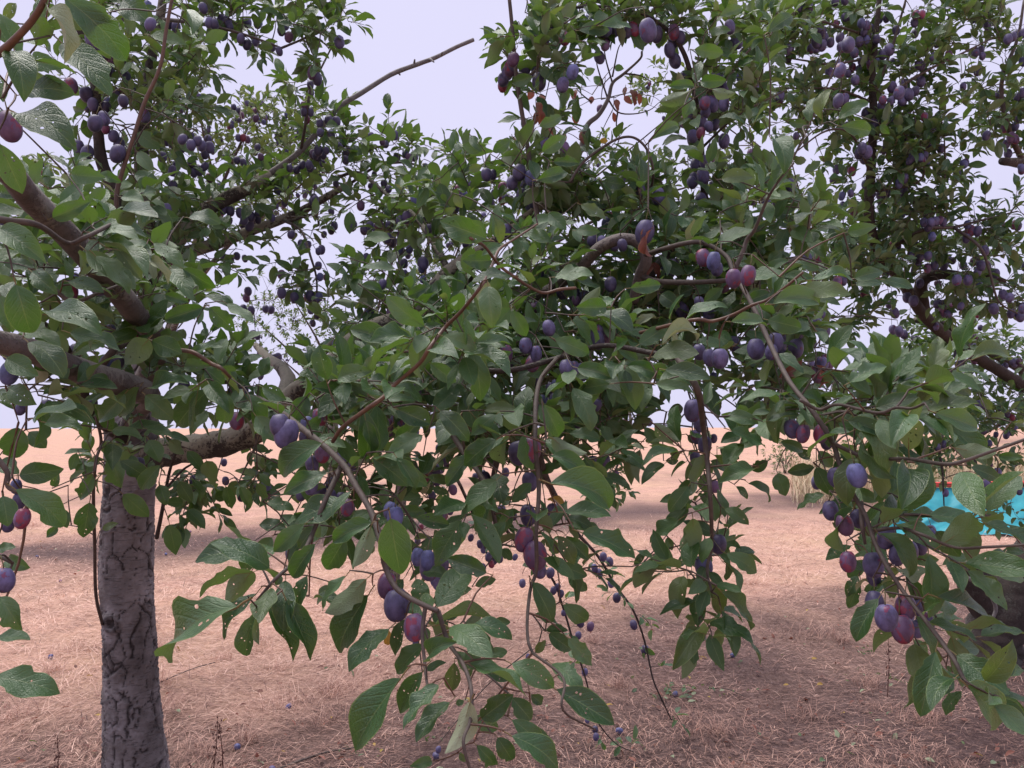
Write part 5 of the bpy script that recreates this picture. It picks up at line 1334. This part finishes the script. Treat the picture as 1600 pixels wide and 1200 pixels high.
for a in ((90, 460, 510, 90, 55, 11.5, 12.6), (30, 440, 470, 60, 50, 11.6, 12.4), (40, 570, 540, 60, 50, 11.5, 12.4), (50, 650, 330, 60, 70, 11.6, 12.4), (40, 670, 400, 60, 60, 11.6, 12.4)):
    fill(far, *a, plums=0.05, light=0.5, k=9, maxd=1.0)

# ------------------------------------------------------------------ things on and near the ground
def mat_tarp():
    m, nt, bs, out = mat('turquoise_tarp')
    n = noise_tex(nt, 4.0, 4.0, 0.6)
    nt.links.new(ramp(nt, n, [(0.3, (0.010, 0.22, 0.27)), (0.7, (0.025, 0.31, 0.36))]), bs.inputs['Base Color'])
    bs.inputs['Roughness'].default_value = 0.5
    bump(nt, bs, n, 0.3, 0.02)
    return m
M_TARP = mat_tarp()
M_RED = simple('red_tube', (0.62, 0.045, 0.035), (0.72, 0.07, 0.055), 8, 0.4, 0)
M_BLACK = simple('black_rubber', (0.015, 0.015, 0.017), (0.03, 0.03, 0.032), 20, 0.6, 0)
tbase = ground_point(1500, 11.3)
tarp = empty('harvest_tarp', tbase, 'turquoise tarp slung from a red rail beside the dark leaning trunk', 'tarp')
nu, nv = 70, 34
vv = []
for i in range(nu + 1):
    u = i / nu
    for j in range(nv + 1):
        w = j / nv
        top = np.array(P(1432 + u * 330, 762, 11.6))
        fx = 1338 + u * 440
        gd = 10.9 - 0.5 * u
        g = ground_point(fx, gd); g[2] += 0.02
        if u < 0.35:                                              # the loose left end lies bunched on the straw
            top = top * 1.0
        p = top * (1 - w) + g * w
        p[2] = top[2] * (1 - w) ** 1.6 + g[2] * (1 - (1 - w) ** 1.6) if w < 1 else g[2]
        fold = 0.06 * math.sin(u * 40 + 3 * noise.noise(Vector((u * 5, w * 2, 1)))) * w * (1 - 0.3 * w) + 0.09 * noise.noise(Vector((u * 9, w * 4, 6))) * min(1, 4 * w)
        p[1] -= abs(fold) * 1.2
        p[2] += max(-0.01, fold * 0.7) if w > 0.1 else 0
        vv.append(p - tbase)
k = nv + 1
ff = [(i * k + j, i * k + j + 1, (i + 1) * k + j + 1, (i + 1) * k + j) for i in range(nu) for j in range(nv)]
link('sheet', make_mesh('sheet', vv, ff, [M_TARP]), tarp)
rp = catmull([P(1434, 757, 11.6), P(1500, 757, 11.6), P(1600, 755, 11.6), P(1770, 754, 11.6)], 6)
v, f = tube(rp, np.full(len(rp), .038), 12)
link('rail', make_mesh('rail', v - tbase, f, [M_RED]), tarp)
v, f = tube(np.array([P(1420, 760, 11.63), P(1434, 762, 11.63), P(1770, 761, 11.63)]) - np.array([0, 0, .035]), [.022] * 3, 8)
link('pipe', make_mesh('pipe', v - tbase, f, [M_BLACK]), tarp)
for px in (1446, 1600, 1750):
    a = P(px, 757, 11.66)
    v, f = tube([[a[0], a[1], 0.0], [a[0], a[1], a[2] - .03]], [.02, .02], 8)
    link('leg', make_mesh('leg', v - tbase, f, [M_BLACK]), tarp)

FALLEN = [
 (92, 1023, 'b', 'bluish fallen plum on the straw left of the grey trunk'),
 (265, 865, 'b', 'fallen plum in the bare strip just right of the grey trunk'),
 (302, 830, 'r', 'small reddish fallen plum in the bare strip, farther right of the grey trunk'),
 (66, 872, 'b', 'fallen plum beside a twig on the bare strip left of the grey trunk'),
 (103, 905, 'r', 'pinkish fallen plum on bright straw left of the grey trunk'),
 (458, 1097, 'b', 'dusty fallen plum beside a yellowish straw tuft'),
 (435, 1195, '', 'fallen plum by the end of the thin stick at the bottom edge'),
 (684, 1172, '', 'dark fallen plum below the pale spotted leaf'),
 (1139, 1023, 'b', 'lone bluish fallen plum on the open straw right of the drooping whip'),
 (964, 1140, 'b', 'greyish fallen plum on dark litter near the end of a drooping twig'),
 (381, 1159, 'b', 'fallen plum among dark litter right of the dry weed stalks'),
 (5, 1107, 'b', 'fallen plum at the left edge of the picture'),
 (1050, 1080, 'b', 'fallen plum lying on a bunch of fallen green leaves'),
]
for (px, py, c, lab) in FALLEN:
    d = 1.5 * F / (py - 667.6)
    g = ground_point(px, d)
    L = rng.uniform(0.036, 0.042)
    ax = unit(np.array([rng.normal(), rng.normal(), 0.3]))
    R = frame(rand_unit(), ax)
    z = ax; x = unit(np.cross([0, 0, 1.0], z)); y = np.cross(z, x)
    M = Matrix([[x[r] * L, y[r] * L, z[r] * L, (g[0], g[1], g[2] + 0.43 * L)[r]] for r in range(3)] + [[0, 0, 0, 1]])
    o = link('fallen_plum', plum_mesh(True, int(rng.integers(3)), 1 if c == 'r' else 2 if c == 'b' else 0), None, M)
    o['label'] = lab; o['category'] = 'plum'; o['group'] = 'fallen plums on the ground'

# dry weed stalks
WEEDS = [
 (8, 1205, 1085, 'thin dry weed stalk at the left edge below the holed leaf'),
 (172, 1205, 1082, 'rusty brown dock stalk against the left side of the grey trunk'),
 (256, 1160, 1070, 'rusty brown dock stalk against the right side of the grey trunk'),
 (341, 1215, 1112, 'dark dock stalk, thickest of those right of the grey trunk'),
 (361, 1205, 1113, 'slender dark dock stalk, farthest right of those by the grey trunk'),
 (107, 1215, 1140, 'thin bent weed stalk between the left edge and the grey trunk'),
 (310, 1240, 1178, 'short brown weed stalk near the bottom edge right of the grey trunk'),
 (1374, 1075, 985, 'thin dry weed stalk under the hanging plums on the right'),
]
M_WEED = simple('dry_weed', (0.07, 0.025, 0.02), (0.14, 0.06, 0.045), 80, 0.8)
for (px, yb, yt, lab) in WEEDS:
    d = 1.5 * F / (yb - 667.6)
    g = ground_point(px, d)
    hgt = (yb - yt) / F * d
    t = empty('dry_weed_stalk', g, lab, 'weed', 'dry weed stalks')
    lean = np.array([rng.normal(0, 0.06), rng.normal(0, 0.05), 1.0])
    c = catmull([[0, 0, -.02], lean * hgt * 0.5 + np.array([.006, 0, 0]), lean * hgt], 5)
    v, f = tube(c, np.linspace(.0028, .0012, len(c)), 5)
    link('stem', make_mesh('stem', v, f, [M_WEED]), t)
    hp = Heap()
    for q in range(26):
        s = rng.uniform(0.25, 1.0)
        p = lean * hgt * s + rng.normal(0, .006, 3)
        s2 = rng.uniform(.003, .008)
        v, f = tube([p - [0, 0, s2], p + rand_unit() * s2 * .4, p + [0, 0, s2]], [.0008, s2 * .55, .0008], 5)
        hp.add(v, f)
    sh = hp.mesh('seed_heads', [M_WEED])
    link('seed_heads', sh, t, kind='stuff')

# sticks and fallen twigs
for (a, b, r, lab) in (((443, 1194), (560, 1158), .006, 'thin bare stick lying in the litter at the bottom edge'), ((255, 1068), (345, 1035), .004, 'thin straw coloured stick lying on the straw just right of the grey trunk'),
                       ((1100, 1073), (1155, 1085), .004, 'thin brown twig lying by the fallen green leaves')):
    pa = ground_point(a[0], 1.5 * F / (a[1] - 667.6)); pb = ground_point(b[0], 1.5 * F / (b[1] - 667.6))
    mid_ = (pa + pb) / 2 + np.array([.01, .02, .012])
    c = catmull([pa + [0, 0, .012], mid_ + [0, 0, .012], pb + [0, 0, .012]], 6)
    v, f = tube(c, np.linspace(r, r * .6, len(c)), 6, bump=.15)
    o = link('fallen_stick', make_mesh('fallen_stick', v - pa, f, [M_TWIG]), None, Matrix.Translation(pa))
    o['label'] = lab; o['category'] = 'stick'; o['group'] = 'fallen sticks'

# leaf litter
def litter(name, n, place, mats_p, size, kinds='mid', flat=0.35):
    V, Fc, Mi, UV, Rn = [], [], [], [], []
    off = 0
    for _ in range(n):
        x, y = place()
        z = ground_z(x, y) + rng.uniform(0.008, 0.03)
        lst = SHAPES[kinds]
        v, f, m_, uv = lst[int(rng.integers(len(lst)))]
        R = frame(unit([rng.normal(), rng.normal(), rng.normal() * flat]), unit([rng.normal() * flat, rng.normal() * flat, 1]))
        V.append((v * rng.uniform(*size)) @ R.T + np.array([x, y, z]))
        Fc.append(f + off); off += len(v)
        mi = int(rng.choice([0, 1, 2, 3, 4], p=mats_p))
        Mi.append(np.where(m_ == 1, 5, mi)); UV.append(uv); Rn.append(np.full(len(v), rng.random()))
    me = make_mesh(name, np.vstack(V), np.vstack(Fc), LEAFMATS + [M_PETIOLE], np.concatenate(Mi), uv=np.vstack(UV), attr={'rnd': np.concatenate(Rn)})
    link(name, me, None, kind='stuff')
def in_strip():
    while True:
        x, y = scatter(1, 3.1, 12.0)
        if rng.random() < 0.12 + strip_zone(x[0], y[0]):
            return x[0], y[0]
litter('leaf_litter', 900, in_strip, [.03, .03, .12, .74, .08], (0.018, 0.05), 'mid')
def bunch():
    c = ground_point(1045, 1.5 * F / (1078 - 667.6))
    return c[0] + rng.normal(0, .07), c[1] + rng.normal(0, .08)
litter('fallen_leaves', 26, bunch, [.55, .25, .2, 0, 0], (0.03, 0.055), 'mid')
def greens():
    px, py = [(575, 1165), (1340, 1010), (1390, 1050), (1115, 1080), (690, 1150), (165, 730)][int(rng.integers(6))]
    c = ground_point(px, 1.5 * F / (max(py, 760) - 667.6))
    return c[0] + rng.normal(0, .06), c[1] + rng.normal(0, .06)
litter('low_weeds', 70, greens, [.3, .7, 0, 0, 0], (0.012, 0.03), 'mid', 0.9)

for t in (main, right, back, mid):
    t.finish()
far.finish(max_leaf=0, max_plum=0)
print('LEAVES', [len(t.leaves) for t in (main, right, back, mid, far)], 'PLUMS', [len(t.plums) for t in (main, right, back, mid, far)])
